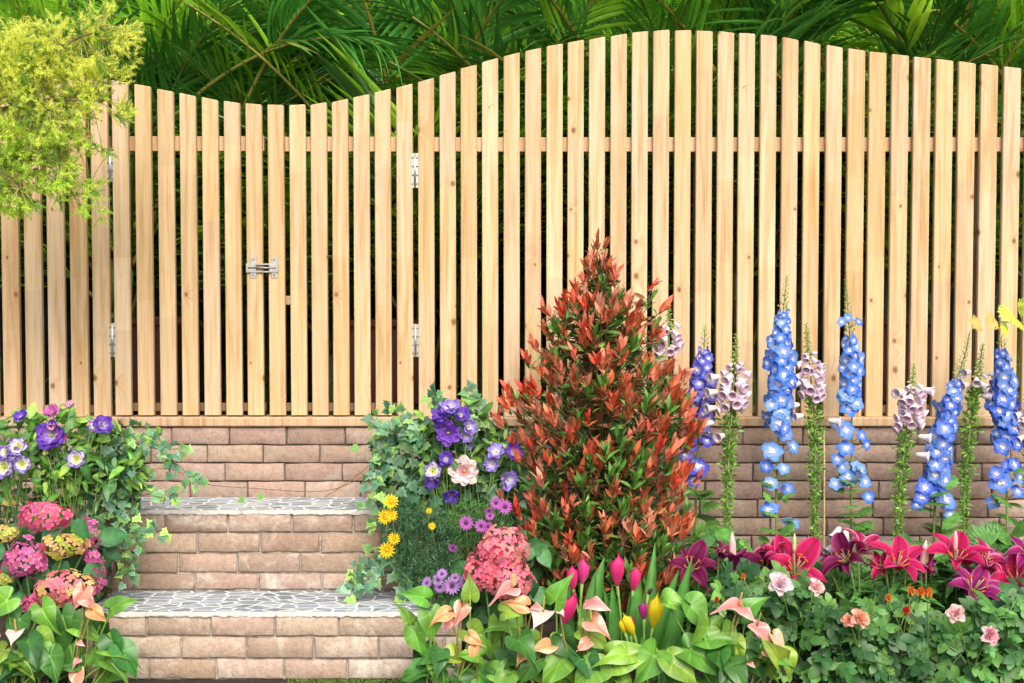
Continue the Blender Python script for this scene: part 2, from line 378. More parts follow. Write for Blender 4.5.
ZT1 = float(P(300, 613, YF)[2]); ZT2 = float(P(300, 511, YM)[2]); ZW = float(P(300, 427, YW-.01)[2])
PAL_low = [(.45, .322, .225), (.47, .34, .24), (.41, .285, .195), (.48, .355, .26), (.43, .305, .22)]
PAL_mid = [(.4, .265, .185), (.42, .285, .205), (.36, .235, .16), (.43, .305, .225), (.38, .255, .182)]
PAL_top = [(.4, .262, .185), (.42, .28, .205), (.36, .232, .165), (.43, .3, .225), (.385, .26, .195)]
wall = thing('brick_wall', 'low reddish brown brick wall under the slatted fence', 'wall', (0, YW, 0))
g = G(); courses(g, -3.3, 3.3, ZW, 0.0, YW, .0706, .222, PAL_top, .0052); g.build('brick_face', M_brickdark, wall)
g = G(); g.add(box(-3.3, 3.3, YW+.012, YW+.2, -.05, ZW-.004)); g.build('mortar_core', M_mortardark, wall, smooth=False)
st = thing('brick_steps', 'two brick steps topped with grey crazy paved stone slabs', 'steps', ((XL+XR)/2, YF, 0))
XLm, XRm = XL-.03, XR
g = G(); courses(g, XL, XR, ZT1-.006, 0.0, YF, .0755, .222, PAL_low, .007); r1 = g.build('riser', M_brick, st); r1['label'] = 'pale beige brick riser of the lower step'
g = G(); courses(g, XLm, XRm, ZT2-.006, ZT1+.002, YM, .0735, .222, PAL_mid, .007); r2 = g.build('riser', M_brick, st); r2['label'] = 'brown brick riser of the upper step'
g = G(); g.add(box(XL+.002, XR-.002, YF+.011, YM+.02, -.02, ZT1-.010)); g.add(box(XLm+.002, XRm-.002, YM+.011, YW-.002, 0, ZT2-.010)); g.build('mortar_core', M_mortar, st, smooth=False)
def slab(x0, x1, y0, y1, z):
    n = 60; V = []; F = []
    for i in range(n+1):
        x = x0+(x1-x0)*i/n; e = R(-.003, .003); V += [(x, y0+e-.002, z-.012), (x, y0+e, z-.002), (x, y0+.006, z), (x, y1, z)]
        if i: b = 4*i; F += [(b-4, b, b+1, b-3), (b-3, b+1, b+2, b-2), (b-2, b+2, b+3, b-1)]
    return T(V, F)
g = G(); g.add(slab(XL, XR, YF, YM+.004, ZT1)); g.build('tread', M_slate, st, smooth=False)
g = G(); g.add(slab(XLm, XRm, YM, YW+.001, ZT2)); g.build('tread', M_slate, st, smooth=False)
# rough pale mortar smeared on the front edges of the treads
for (x0, x1, Y, z) in ((XL, XR, YF, ZT1), (XLm, XRm, YM, ZT2)):
    g = G(); n = 110; V = []; F = []
    for i in range(n+1):
        x = x0+(x1-x0)*i/n; a = R(.004, .011); V += [(x, Y-.004, z-.004-a), (x, Y-.0045, z-.001), (x, Y+.004+R(0, .008), z+.0015)]
        if i: b = 3*i; F += [(b-3, b, b+1, b-2), (b-2, b+1, b+2, b-1)]
    g.add(T(V, F)); g.build('mortar_edge', roughmat('pale_mortar', (.35, .33, .29), (.6, .58, .53), 60, .9, .6, .003) if 'pale_mortar' not in bpy.data.materials else bpy.data.materials['pale_mortar'], st)
# moss at the foot
g = G(); bl = leaf(.16, 3, .1, .3, c=(.16, .26, .04))
for _ in range(1700):
    x = R(-.75, -.33); p = (x, YF-.005-abs(random.gauss(0, .04)), .0); g.add(bl, oy((R(-1, 1), R(-1, 1), 1.2))*R(.005, .017), p, R(.5, 1.0))
tag(g.build('moss', M_leaf), 'bright green moss growing at the foot of the lower step', 'moss', kind='stuff')
# cap timber
PINE = np.array([.57, .415, .262])
cap = thing('timber_sill', 'long pale timber sill lying on top of the brick wall', 'sill', (0, YW, ZW))
zc = float(P(300, 417.5, YW-.012)[2]); ZCAP = zc
for a, b in ((-3.3, -1.503), (-1.5, 1.047), (1.05, 3.3)):
    g = G(); g.add(bbox(a, b, YW-.014, YW+.12, ZW+.002, zc, .004, PINE*R(.9, 1)*np.array([.97, .93, .9]))); g.build('board', M_wood, cap, smooth=False)

# ---- slats
LEFT = [-63.5, -41.5, -19.5, 2.5, 25.2, 47.9, 70.7, 92.8, 114.3, 137, 159.5, 181.6, 203.7, 225.6, 247.2, 269, 290.6, 311.8, 333, 354.2, 375.4, 397, 418.5, 440, 461, 482.2, 503.7, 524.9, 546.4, 567.3, 588.5, 610, 631, 652.2, 673.7, 695, 716.2, 737, 758.6, 780.2, 802, 824, 845.5, 866.6, 888.9, 910.8, 933, 955.3, 977.5, 1000.4, 1023, 1046, 1068, 1091]
TOPS = [(-80, 66), (0, 66), (60, 72), (98, 78), (123, 81), (146, 85), (167, 90), (189, 94), (211, 98.5), (233, 102), (255, 104), (277, 105), (298, 105), (320, 104), (340, 100.5), (361, 96), (384, 90.5), (404, 86), (426, 80), (447, 73.5), (468, 67), (490, 60), (512, 54), (534, 49), (555, 44.5), (576, 41), (597, 38), (618, 34.5), (640, 31.5), (661, 30), (683, 30), (704, 30.5), (726, 32), (748, 33.5), (769, 35), (791, 38.5), (812, 42.5), (834, 46.5), (856, 50), (878, 52.5), (900, 55), (922, 57.5), (944, 60), (966, 62.5), (988, 65), (1010, 67.5), (1040, 70), (1110, 72)]
def top_y(px): return .35*sin(px*1.7)+.3*sin(px*.61)+float(np.interp(px, [a for a, b in TOPS], [b for a, b in TOPS]))
YS = 4.428
cosp = 1.0
def X_at(px): return float(P(px, 330, YS)[0])
def slat(i, parent, zb):
    px = LEFT[i]; w = 16.0+(.9 if px < 100 else 0)+(.9 if px > 840 else 0)
    x0 = X_at(px); x1 = X_at(px+w)
    zl = float(P(px, top_y(px), YS)[2]); zr = float(P(px+w, top_y(px+w), YS)[2])
    cuts = [zb]; z = zb
    while True:
        z += R(.25, .62)
        if z > zl-.12: break
        cuts.append(z)
    g = G(); yj = R(-.001, .001)
    hue = random.choice([(1, 1, 1), (1, .97, .9), (.98, 1, 1), (1.03, 1.05, 1.06), (1, .94, .84), (.95, .95, .9)])
    for k in range(len(cuts)):
        c = PINE*R(.92, 1.07)*np.array(hue)*np.array([1, R(.985, 1.02), R(.86, 1.02)])
        a = cuts[k]; last = k == len(cuts)-1
        y0, y1 = YS+yj, YS+.022
        if last: g.add(bbox(x0, x1, y0, y1, a, zl, .0025, c, ztl=zl, ztr=zr, flat=True))
        else: g.add(box(x0+.0004, x1-.0004, y0, y1, a+.0002, cuts[k+1]-.0002, c)) if 0 else g.add(T(*_col(x0, x1, y0, y1, a, cuts[k+1])), tint=c)
    return g.build('slat', M_wood, parent, smooth=False)
def _col(x0, x1, y0, y1, z0, z1, b=.0025):
    o = [(x0+b, y0), (x1-b, y0), (x1, y0+b), (x1, y1-b), (x1-b, y1), (x0+b, y1), (x0, y1-b), (x0, y0+b)]
    V = [(x, y, z0) for x, y in o]+[(x, y, z1) for x, y in o]
    return V, [(k, (k+1) % 8, 8+(k+1) % 8, 8+k) for k in range(8)]
def rail(parent, pa, pb, ya, yb, name='rail', c=(1.02, .97, .93)):
    z1 = float(P(512, ya, YS+.03)[2]); z0 = float(P(512, yb, YS+.03)[2])
    a, b = X_at(pa), X_at(pb); g = G(); n = max(1, int((b-a)/.9)); xs = [a]+sorted([a+(b-a)*(k+R(-.2, .2))/n for k in range(1, n)])+[b]
    for k in range(n): g.add(bbox(xs[k]+.0003, xs[k+1]-.0003, YS+.0225, YS+.055, z0, z1, .002, PINE*np.array(c)*R(.88, 1.04)))
    return g.build(name, M_wood, parent, smooth=False)
def screw(g, x, z, y=YS-.001, r=.004, c=(.3, .3, .28)): g.add(lathe([(0.0005, 0), (r, 0), (r, -.0), (r*.7, .002), (.0004, .0022)], 8, c=c), oz((0, -1, 0)), (x, y, z))
fl = thing('slatted_fence', 'left end of the pale slatted fence beside the gate, partly under yellow foliage', 'fence', (X_at(20), YS, ZCAP))
for i in range(0, 8): slat(i, fl, ZCAP+.001)
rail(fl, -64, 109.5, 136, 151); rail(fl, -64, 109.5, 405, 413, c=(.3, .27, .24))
gl = thing('garden_gate', 'left slatted gate leaf whose top slopes down towards the bolt', 'gate', (X_at(190), YS, ZCAP), 'pair of slatted gate leaves')
for i in range(8, 15): slat(i, gl, ZCAP+.006)
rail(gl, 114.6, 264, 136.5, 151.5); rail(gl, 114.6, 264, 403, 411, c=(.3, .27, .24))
gr_ = thing('garden_gate', 'right slatted gate leaf whose top slopes up away from the bolt', 'gate', (X_at(340), YS, ZCAP), 'pair of slatted gate leaves')
for i in range(15, 22): slat(i, gr_, ZCAP+.006)
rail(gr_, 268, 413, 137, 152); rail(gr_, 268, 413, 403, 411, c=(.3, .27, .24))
g = G(); a = P(286, 305, 4.5); b = P(309, 296, 4.5); g.add(bbox(a[0], b[0], 4.455, 4.48, a[2], b[2], .003, PINE*.8)); g.build('brace_block', M_wood, gr_, smooth=False)
fr = thing('slatted_fence', 'long pale slatted fence rising in a hump to the right of the gate', 'fence', (X_at(760), YS, ZCAP))
for i in range(22, len(LEFT)): slat(i, fr, ZCAP+.001)
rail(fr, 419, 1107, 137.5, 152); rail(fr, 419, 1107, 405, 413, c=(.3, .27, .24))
for pxp in (447.5, 702.5, 985): 
    g = G(); a = X_at(pxp-6); g.add(bbox(a, a+.05, YS+.056, YS+.106, ZCAP, float(P(pxp, 132, YS)[2]), .003, PINE*.7)); g.build('post', M_wood, fr, smooth=False)
# hinges
def hinge(par, px, y0, y1):
    z1 = float(P(px, y0, YS)[2]); z0 = float(P(px, y1, YS)[2]); x = X_at(px)
    g = G(); g.add(bbox(x-.0135, x-.002, YS+.001, YS+.004, z0, z1, .0008)); g.add(bbox(x+.002, x+.0135, YS+.001, YS+.004, z0, z1, .0008))
    o = g.build('hinge', M_metal, par, smooth=False)
    g = G(); g.add(tube([(x, YS-.001, z0), (x, YS-.001, z1)], .0042, 10)); g.build('hinge_pin', M_metal, o)
    g = G()
    for k in range(4):
        for s in (-.0085, .0085): screw(g, x+s, z0+(z1-z0)*(.12+.25*k), YS)
    g.build('screw', M_screw, o)
hinge(gl, 112.2, 151, 182); hinge(gl, 112.2, 323, 357); hinge(gr_, 415.4, 153, 188); hinge(gr_, 415.4, 324, 357)
# barrel bolt
bx = lambda p: X_at(p); bz = lambda p: float(P(262, p, YS)[2])
bolt = thing('barrel_bolt', 'small galvanised sliding bolt fastening the two gate leaves together', 'bolt', (bx(262), YS, bz(267)))
g = G(); g.add(bbox(bx(251), bx(257), YS-.0035, YS-.0005, bz(278), bz(256.5), .001)); g.add(bbox(bx(272), bx(278), YS-.0035, YS-.0005, bz(278), bz(257), .001)); g.build('backplate', M_metal, bolt, smooth=False)
g = G(); g.add(bbox(bx(247), bx(279), YS-.009, YS-.0037, bz(272.5), bz(271), .0006)); g.add(bbox(bx(247), bx(279), YS-.009, YS-.0037, bz(265), bz(263.5), .0006))
g.add(bbox(bx(247), bx(257), YS-.010, YS-.0037, bz(271.2), bz(264.8), .001)); g.add(bbox(bx(270), bx(279), YS-.010, YS-.0037, bz(271.2), bz(264.8), .001)); g.build('guide', M_metal, bolt, smooth=False)
g = G(); g.add(tube([(bx(249), YS-.007, bz(268)), (bx(277), YS-.007, bz(268))], .0045, 10)); g.build('rod', M_screw, bolt)
g = G()
for a, b in ((254, 259.5), (254, 275), (275, 259.5), (275, 275)): screw(g, bx(a), bz(b), YS-.0035)
g.build('screw', M_screw, bolt)

# ---- behind the fence
def planter(px0, px1, y0, y1, Y, label):
    a = P(px0, y1, Y); b = P(px1, y0, Y); cx = (a[0]+b[0])/2
    t = thing('planter_box', label, 'planter', (cx, Y, a[2]), 'terracotta troughs behind the fence')
    w = b[0]-a[0]; d = .34
    g = G(); ti = .02
    for (x0, x1, yy0, yy1) in ((a[0], b[0], Y, Y+ti), (a[0], b[0], Y+d-ti, Y+d), (a[0], a[0]+ti, Y+ti, Y+d-ti), (b[0]-ti, b[0], Y+ti, Y+d-ti)): g.add(bbox(x0, x1, yy0, yy1, a[2], b[2]-.03, .002))
    g.add(box(a[0]+ti, b[0]-ti, Y+ti, Y+d-ti, a[2], a[2]+.02))
    g.build('trough', M_terra, t, smooth=False)
    g = G(); g.add(bbox(a[0]-.015, b[0]+.015, Y-.015, Y+.012, b[2]-.03, b[2], .004)); g.build('rim', M_terra, t, smooth=False)
    g = G(); g.add(bbox(a[0]-.015, b[0]+.015, Y+d-.012, Y+d+.015, b[2]-.03, b[2], .004)); g.build('rim', M_terra, t, smooth=False)
    g = G(); g.add(box(a[0]+ti, b[0]-ti, Y+ti, Y+d-ti, b[2]-.06, b[2]-.045)); g.build('soil', M_soil, t, smooth=False)
    g = G()
    for k in range(3): xx = a[0]+w*(.2+.3*k); g.add(bbox(xx-.05, xx+.05, Y+.02, Y+.3, 0, a[2]-.002, .004))
    g.build('foot', M_terra, t, smooth=False)
planter(348, 428, 320, 404, 4.78, 'terracotta trough behind the right gate leaf'); planter(862, 934, 318, 402, 4.78, 'terracotta trough behind the right end of the fence'); planter(116, 160, 318, 404, 4.82, 'terracotta trough behind the left gate leaf')
# rock face behind
def rockgrid():
    from mathutils import noise
    nx, nz = 160, 90; V = []; F = []
    for j in range(nz+1):
        for i in range(nx+1):
            x = -6+12*i/nx; z = 5.2*j/nz; v = Vector((x*1.1, z*1.3, 0))
            d = noise.voronoi(v, distance_metric='DISTANCE')[0][0]; y = 7.3+.55*d+.25*noise.noise(v*2)-.06*noise.noise(v*7)
            V.append((x, y, z-.05))
    for j in range(nz):
        for i in range(nx): a = j*(nx+1)+i; F.append((a, a+1, a+nx+2, a+nx+1))
    return T(V, F)
g = G(); g.add(rockgrid()); tag(g.build('rock_face', M_rock), kind='structure')
def boulder(px, py, Y, rx, rz, label):
    from mathutils import noise
    c = P(px, py, Y); n, m = 36, 22; V = []; F = []
    for j in range(m+1):
        for i in range(n):
            th = pi*j/m; ph = 2*pi*i/n; v = Vector((sin(th)*cos(ph), sin(th)*sin(ph), cos(th))); k = 1+.22*noise.noise(v*1.7+Vector((px, 0, 0)))+.06*noise.noise(v*6)
            V.append((v.x*rx*k, v.y*rx*.8*k, v.z*rz*k))
    for j in range(m):
        for i in range(n): F.append((j*n+i, (j+1)*n+i, (j+1)*n+(i+1) % n, j*n+(i+1) % n))
    g = G(); g.add(T(V, F), None, c); o = g.build('boulder', roughmat('boulder_stone', (.05, .055, .05), (.2, .2, .18), 5, .85, .6, .03) if 'boulder_stone' not in bpy.data.materials else bpy.data.materials['boulder_stone'], at=c)
    tag(o, label, 'boulder', 'grey boulders among the palms')
boulder(270, 88, 6.7, .3, .25, 'rounded grey boulder showing above the lowest dip of the gate'); boulder(768, 8, 6.9, .34, .24, 'pale boulder at the top edge above the right part of the fence'); boulder(232, 40, 6.95, .3, .22, 'dark boulder above the left gate leaf')

# palms
lf_palm = {}
def palm_frond(base, az, lean, L, nl=36, droop=1.0, tone=1.0, ll=.30, yellow=False):
    """rachis from base arching out; az is the heading, lean how far from vertical"""
    g = G(); n = 26; p = np.array(base, float); d = np.array([sin(az)*sin(lean), -cos(az)*sin(lean), cos(lean)]); pts = [p.copy()]; ds = [d.copy()]
    for i in range(n):
        d = nrm(d+np.array([sin(az)*.02, -cos(az)*.02, -.045*droop*(.3+i/n)])); p = p+d*L/n; pts.append(p.copy()); ds.append(d.copy())
    cutn = next((i_ for i_, q_ in enumerate(pts) if q_[1] < 4.62), n+1)
    if cutn < 4: return None
    rc = (.34, .32, .06) if yellow else (.14, .22, .04)
    g.add(tube(pts[:cutn], [.009*(1-.75*i/n)+.0015 for i in range(n+1)][:cutn], 5, rc))
    side = nrm(np.cross(ds[n//2], (0, 0, 1))); 
    if np.linalg.norm(np.cross(ds[n//2], (0, 0, 1))) < .05: side = np.array([1., 0, 0])
    twist = R(-.5, .5); lup = R(.1, .6); fr_tone = np.array(random.choice([(1, 1, 1), (1.7, 1.3, .9), (.6, .7, 1), (2.3, 1.6, 1), (.4, .55, .8), (.5, .6, .9)]))
    for k in range(nl):
        t = .16+.84*(k+R(-.3, .3))/nl; t = min(.999, t); f = t*n; i = min(n-1, int(f)); q = pts[i]+(pts[i+1]-pts[i])*(f-i); tn = ds[i]
        l = ll*(.35+.65*sin(pi*min(1, t*1.02+.05)**.8))*R(.88, 1.1)
        up = np.cross(side, tn); up = up if up[2] > 0 else -up
        for s in (-1, 1):
            if q[1] < 4.6: continue
            sd = nrm(side*s*cos(twist)+up*sin(twist)*s)
            dd = nrm(sd*(1.0-.55*t)+tn*(.55+.7*t)+up*(lup-.1)+np.array([0, 0, R(-.1, .05)])+rv(.03))
            c = np.array([.145, .38, .04])*tone*fr_tone*R(.75, 1.3)
            if R(0, 1) < .04: c = np.array([.3, .28, .05])
            if (q+dd*l)[1] < 4.57 and q[2] < 2.3: continue
            key = random.randrange(6)
            if key not in lf_palm: lf_palm[key] = leaf(.066, 7, .6, .12+.09*key, .4, c=(1, 1, 1), vein=1.25)
            Mx = oy(dd, up+rv(.25)); Mx = Mx*l; Mx[:, 0] *= R(.85, 1.25)*.36/ll
            g.add(lf_palm[key], Mx, q, c)
    return g
def palm(px, Y, zb, label, nf=13, L=1.5, tone=1.0, h=None, azs=None):
    x = float(P(px, 300, Y)[0]); t = thing('areca_palm', label, 'palm', (x, Y, 0), 'areca palms behind the fence')
    k = 4
    for s in range(k):
        a = 2*pi*s/k+R(-.3, .3); bx_, by_ = x+.09*cos(a), Y+.09*sin(a); hh = zb*R(.8, 1.05); lx = R(-.12, .12); g = G(); pts = arc((bx_, by_, 0), (bx_+lx, by_, hh), 9)
        g.add(tube(pts, [.026-.001*i for i in range(9)], 8, (.16, .2, .05)))
        for i in range(1, 8): g.add(tube([pts[i]-np.array([0, 0, .006]), pts[i]+np.array([0, 0, .006])], .029-.001*i, 8, (.3, .28, .14)))
        g.build('trunk', M_stem, t)
        m = nf//k+(1 if s < nf % k else 0)
        for j in range(m):
            az = a+pi/2+2*pi*(j+R(-.3, .3))/m; lean = R(.15, .8)
            fg_ = palm_frond(pts[-1], az, lean, L*R(.75, 1.15), int(R(40, 50)), R(.5, 1.5), tone*R(.8, 1.25), R(.36, .56), R(0, 1) < .45)
            if fg_: fg_.build('frond', M_palm, t)
    return t
PL = [(-60, 5.6, 1.1, 'areca palm at the far left edge, behind the yellow feathery tree'), (110, 5.35, 1.15, 'areca palm arching over the left end of the gate beside the yellow foliage'),
      (215, 6.2, 1.0, 'dark areca palm behind the left gate leaf, near the grey boulder'), (345, 5.6, .9, 'areca palm behind the low dip right of the bolt'),
      (430, 5.15, 1.0, 'bright areca palm above the hinge side of the right gate leaf'), (505, 5.9, 1.25, 'areca palm where the fence top starts to rise'),
      (590, 5.3, 1.1, 'areca palm behind the red-leaved bush, left of the fence hump'), (670, 5.9, 1.2, 'areca palm standing right behind the hump of the fence'),
      (745, 5.4, 1.1, 'areca palm just right of the fence hump'), (820, 6.0, 1.25, 'areca palm with long blades behind the foxgloves'),
      (905, 5.3, 1.15, 'areca palm with a yellow midrib above the falling fence line'), (990, 5.8, 1.2, 'areca palm near the right edge behind the fence'),
      (1090, 5.4, 1.1, 'areca palm at the far right edge of the view')]
for px, Y, zb, lab in PL: palm(px, Y, zb+.3, lab, 22, 1.8)
# long arching fronds that show above the fence
for (px, py, Y, az, lean, L, tn) in ((120, 130, 4.95, -.9, .5, 1.2, 1.6), (170, 120, 5.0, 1.2, .9, 1.3, 1.2), (235, 130, 5.0, 1.1, .45, 1.3, 1.7), (300, 150, 5.2, -1.2, .8, 1.4, 1.1), (395, 130, 4.9, -.5, .25, 1.3, 1.9), (440, 120, 4.95, .9, .45, 1.3, 1.8), (480, 110, 5.1, -1.3, .6, 1.3, 1.3), (540, 90, 5.0, 1.0, .5, 1.2, 1.5), (600, 80, 4.95, -.9, .6, 1.2, 1.7), (650, 70, 5.1, 1.4, .5, 1.2, 1.2), (720, 80, 4.95, -1.2, .6, 1.2, 1.6), (770, 90, 5.0, .9, .5, 1.2, 1.3), (830, 90, 4.95, -.8, .45, 1.2, 1.8), (880, 100, 5.1, 1.2, .7, 1.3, 1.2), (930, 110, 4.95, -1.0, .5, 1.2, 1.5), (985, 110, 5.0, .6, .4, 1.2, 1.4), (1030, 120, 5.0, -1.1, .7, 1.3, 1.3)):
    host = min((o for o in col.objects if o.name.startswith('areca_palm')), key=lambda o: (o.location.x-P(px, py, Y)[0])**2+(o.location.y-Y)**2)
    b_ = P(px, py, Y); st_ = G(); fg_ = palm_frond(b_, az, lean, L, 40, 1.3, tn, .5, True)
    if fg_:
        fg_.add(tube(arc((float(host.location.x), float(host.location.y), .9), b_, 8, .1, (0, 1, 0)), .008, 5, (.3, .3, .06))); fg_.build('frond', M_palm, host)
# back row
for k, px in enumerate((-40, 130, 270, 400, 540, 660, 780, 900, 1040)):
    palm(px, 6.6, 1.9, ['tall dark palm of the back row, behind the yellow tree', 'tall dark palm of the back row, above the left gate hinges', 'tall dark palm of the back row, left above the lowest dip', 'tall dark palm of the back row, above the right gate hinges', 'tall dark palm of the back row, above the rising fence top', 'tall dark palm of the back row, above the hump', 'tall dark palm of the back row, beside the pale boulder', 'tall dark palm of the back row, above the falling fence top', 'tall dark palm of the back row, in the top right corner'][k], 24, 2.1, 1.0)
# strap-leaved undergrowth behind the slats
g = G(); sl = [leaf(.09, 7, .4, b, .35, c=(1, 1, 1), vein=1.2) for b in (.2, .5, .8, 1.1)]
for _ in range(110):
    px = R(-20, 1040); Y = R(5.25, 6.2)
    if 345 < px < 435 or 855 < px < 940 or 225 < px < 330: 
        if R(0, 1) < .8: continue
    x = P(px, 300, Y)[0]
    for k in range(9):
        a = R(0, 2*pi); g.add(random.choice(sl), oy((cos(a), sin(a), R(1.2, 3.5)))*R(.3, .7), (x+R(-.05, .05), Y+R(-.05, .05), R(.05, .5)), np.array([.025, .075, .014])*R(.4, 1.3)*(np.array([3.2, 1.9, 1]) if R(0, 1) < .04 else 1))
tag(g.build('undergrowth', M_palm), 'strap leaved dark undergrowth below the palms behind the fence', 'undergrowth', kind='stuff')
# ================================================================== PLANTS
UP = np.array([0, 0, 1.]); TOCAM = np.array([0, -1., .15])
GR = {'mid': (.07, .2, .03), 'light': (.2, .38, .05), 'dark': (.03, .1, .025), 'blue': (.06, .17, .07), 'lime': (.4, .5, .05)}
def smooth_path(pxs, Y, n=24, dY=0):
    pts = [P(px, py, Y+(dY*i/(len(pxs)-1))) for i, (px, py) in enumerate(pxs)]
    t = np.linspace(0, len(pts)-1, n); a = np.array(pts); o = np.stack([np.interp(t, range(len(pts)), a[:, k]) for k in range(3)], 1)
    for _ in range(3): o[1:-1] = (o[:-2]+2*o[1:-1]+o[2:])/4
    return o
def ptin(ells):
    w = [e[2]*e[3] for e in ells]; e = random.choices(ells, w)[0]
    a = R(0, 2*pi); r = sqrt(R(0, 1)); return e[0]+e[2]*r*cos(a), e[1]+e[3]*r*sin(a), r
def mass(g, ells, Y0, dep, tmpls, n, size, tones, facing=(0, -.7, .6), spread=.6, droop=0, light=.35):
    """leaves through the volume of a plant; facing = mean leaf normal"""
    for _ in range(n):
        px, py, r = ptin(ells); bulge = sqrt(max(0, 1-r*r)); Y = Y0-dep*bulge*R(-.6, 1)
        p = P(px, py, Y); nn = nrm(np.array(facing)+rv(spread)); d = nrm(np.cross(nn, rv(1))+np.array([0, 0, -droop]))
        s = size*R(.55, 1.3); tn = np.array(random.choice(tones))*R(.6, 1.45)
        if R(0, 1) < .007: tn = np.array((.34, .3, .06))*R(.7, 1.2)
        g.add(random.choice(tmpls), oy(d, nn)*s, p, tn)
def stems(g, root, ells, Y0, n, r=.003, c=(.12, .2, .05), dep=.05):
    for _ in range(n):
        px, py, _r = ptin(ells); q = P(px, py, Y0+R(-dep, dep)); g.add(tube(arc(np.asarray(root)+rv(.03), q, 7, R(-.06, .06), (1, 0, 0)), [r*(1-.08*i) for i in range(7)], 5, c))
W1 = (1, 1, 1)
L_oval = [leaf(.5, 5, f, b, .45, c=W1, vein=1.35) for f, b in ((.1, .2), (.3, .4), (.2, .1), (.4, .6))]
L_lance = [leaf(.26, 5, f, b, .42, c=W1, vein=1.25) for f, b in ((.3, .2), (.4, .5), (.2, .35), (.5, .05))]
L_narrow = [leaf(.12, 5, f, b, .4, c=W1, vein=1.2) for f, b in ((.3, .2), (.4, .6), (.2, .9))]
L_ivy = [ivyleaf((.75, .85, .95), (1.15, 1.1, 1.0)) for _ in range(4)]
L_ivyv = [ivyleaf((.9, 1.0, 1.25), (1.9, 1.55, 1.7)) for _ in range(3)]
def compound(base, k=5, w=1):
    g = G()
    for i in range(k):
        if i == 0: g.add(random.choice(base), oy((0, 1, 0))*.5, (0, .5, 0))
        else:
            s = -1 if i % 2 else 1; y = .5-.22*((i-1)//2)-.08; g.add(random.choice(base), oy((s*1, .45, R(-.1, .1)), (0, 0, 1))*.4, (0, y, 0))
    g.add(T([(-.012, -.2, 0), (.012, -.2, 0), (.01, .5, 0), (-.01, .5, 0)], [(0, 1, 2, 3)], (1.2, 1.2, 1))); return g.tmpl()
L_round = [leaf(.66, 6, f, b, .48, c=W1, vein=1.25) for f, b in ((.1, .15), (.2, .3), (.05, .1))]
L_rose = [compound(L_round) for _ in range(4)]
def deepcut():
    g = G()
    for k in range(7):
        a = (k-3)*.42; g.add(leaf(.3, 4, .2, .2, .6, c=W1, vein=1.2), oy((sin(a), cos(a), 0))*(1-.08*abs(k-3)))
        for s in (-1, 1): g.add(leaf(.25, 3, .2, .2, .55, c=W1), oy((sin(a+s*.4), cos(a+s*.4), -.1))*.38, (sin(a)*.5, cos(a)*.5, -.03))
    return g.tmpl()
L_cut = [deepcut() for _ in range(3)]

# ---------------------------------------------------------------- flower templates
def floretH(c, c2):
    V = []; F = []; C = []
    for p in range(4):
        a = p*pi/2+.4+R(-.1, .1); m = len(V)
        for (x, y, z) in ((.04, 0, 0), (.3, .34, .07), (.72, .42, .03+R(-.08, .08)), (1.0, .2, -.05+R(-.1, .12)), (1.0, -.2, -.05+R(-.1, .12)), (.72, -.42, .03+R(-.08, .08)), (.3, -.34, .07), (.55, 0, -.02)):
            V.append((x*cos(a)-y*sin(a), x*sin(a)+y*cos(a), z)); C.append([q*.8+.1 for q in c] if x > .9 else (c if x > .6 else [q*.85 for q in c2]))
        F += [(m+7, m, m+6), (m+7, m+6, m+5), (m+7, m+5, m+4), (m+7, m+4, m+3), (m+7, m+3, m+2), (m+7, m+2, m+1), (m+7, m+1, m)]
    return T(V, F, C)
def lerp(a, b, t): return [x+(y-x)*max(0, min(1, t)) for x, y in zip(a, b)]
def wide(t): return max(.04, sin(pi*(.08+.82*t)**.7)**.6) if t < 1 else .35
def sm(a, b, t): t = max(0, min(1, (t-a)/(b-a))); return t*t*(3-2*t)
def lisianthus(cb, ct, edge=None, open_=.8, n=6):
    e = edge or ct
    def colf(t, s): return lerp(lerp(cb, ct, sm(.1, .45, t)), e, sm(.55, .95, t+.25*abs(s)-.1))
    cv = lambda t: (.06+open_*t**.8, .75*(1-.35*open_)*t**(1.1)-.12*open_*t**3)
    a = petals(n, wide, cv, .52, colf, 6, 6, .35, .5, .1); b = petals(n-1, wide, lambda t: (cv(t)[0]*.72, cv(t)[1]*1.05), .44, colf, 6, 6, .4, .6, .12, .5)
    g = G().add(a).add(b); g.add(lathe([(.11, .0), (.1, .14), (.05, .26), (.001, .3)], 8, c=(.55, .55, .08)))
    return g.tmpl()
def delph(c, c2):
    def colf(t, s): return lerp(lerp((.55, .55, .9), c, sm(.1, .45, t)), c2, sm(.5, 1, t+.3*abs(s)-.2))
    g = G().add(petals(5, wide, lambda t: (.05+.92*t, .16*sin(2.4*t)), .5, colf, 4, 4, .15, .25, .1))
    g.add(petals(4, wide, lambda t: (.03+.3*t, .1+.16*t), .15, lambda t, s: (.9, .88, .85), 2, 2, .2, .2, .2)); g.add(lathe([(.09, -.02), (.06, -.25), (.015, -.6)], 6, c=c))
    return g.tmpl()
def bell(c, cin):
    o = [(.1, 0), (.2, -.12), (.25, -.4), (.29, -.7), (.34, -.92), (.46, -1.06), (.45, -1.09)]; i_ = [(.31, -.95), (.26, -.7), (.2, -.4), (.05, -.15)]
    def cf(i, k):
        if i < 5: return lerp((.76, .8, .6), c, i/2)
        if i < 7: return (.94, .86, .93)
        return lerp(cin, [q*.8 for q in cin], (i-7)/2) if (i+k) % 3 else [q*.62 for q in cin]
    return lathe(o+i_, 12, cf)
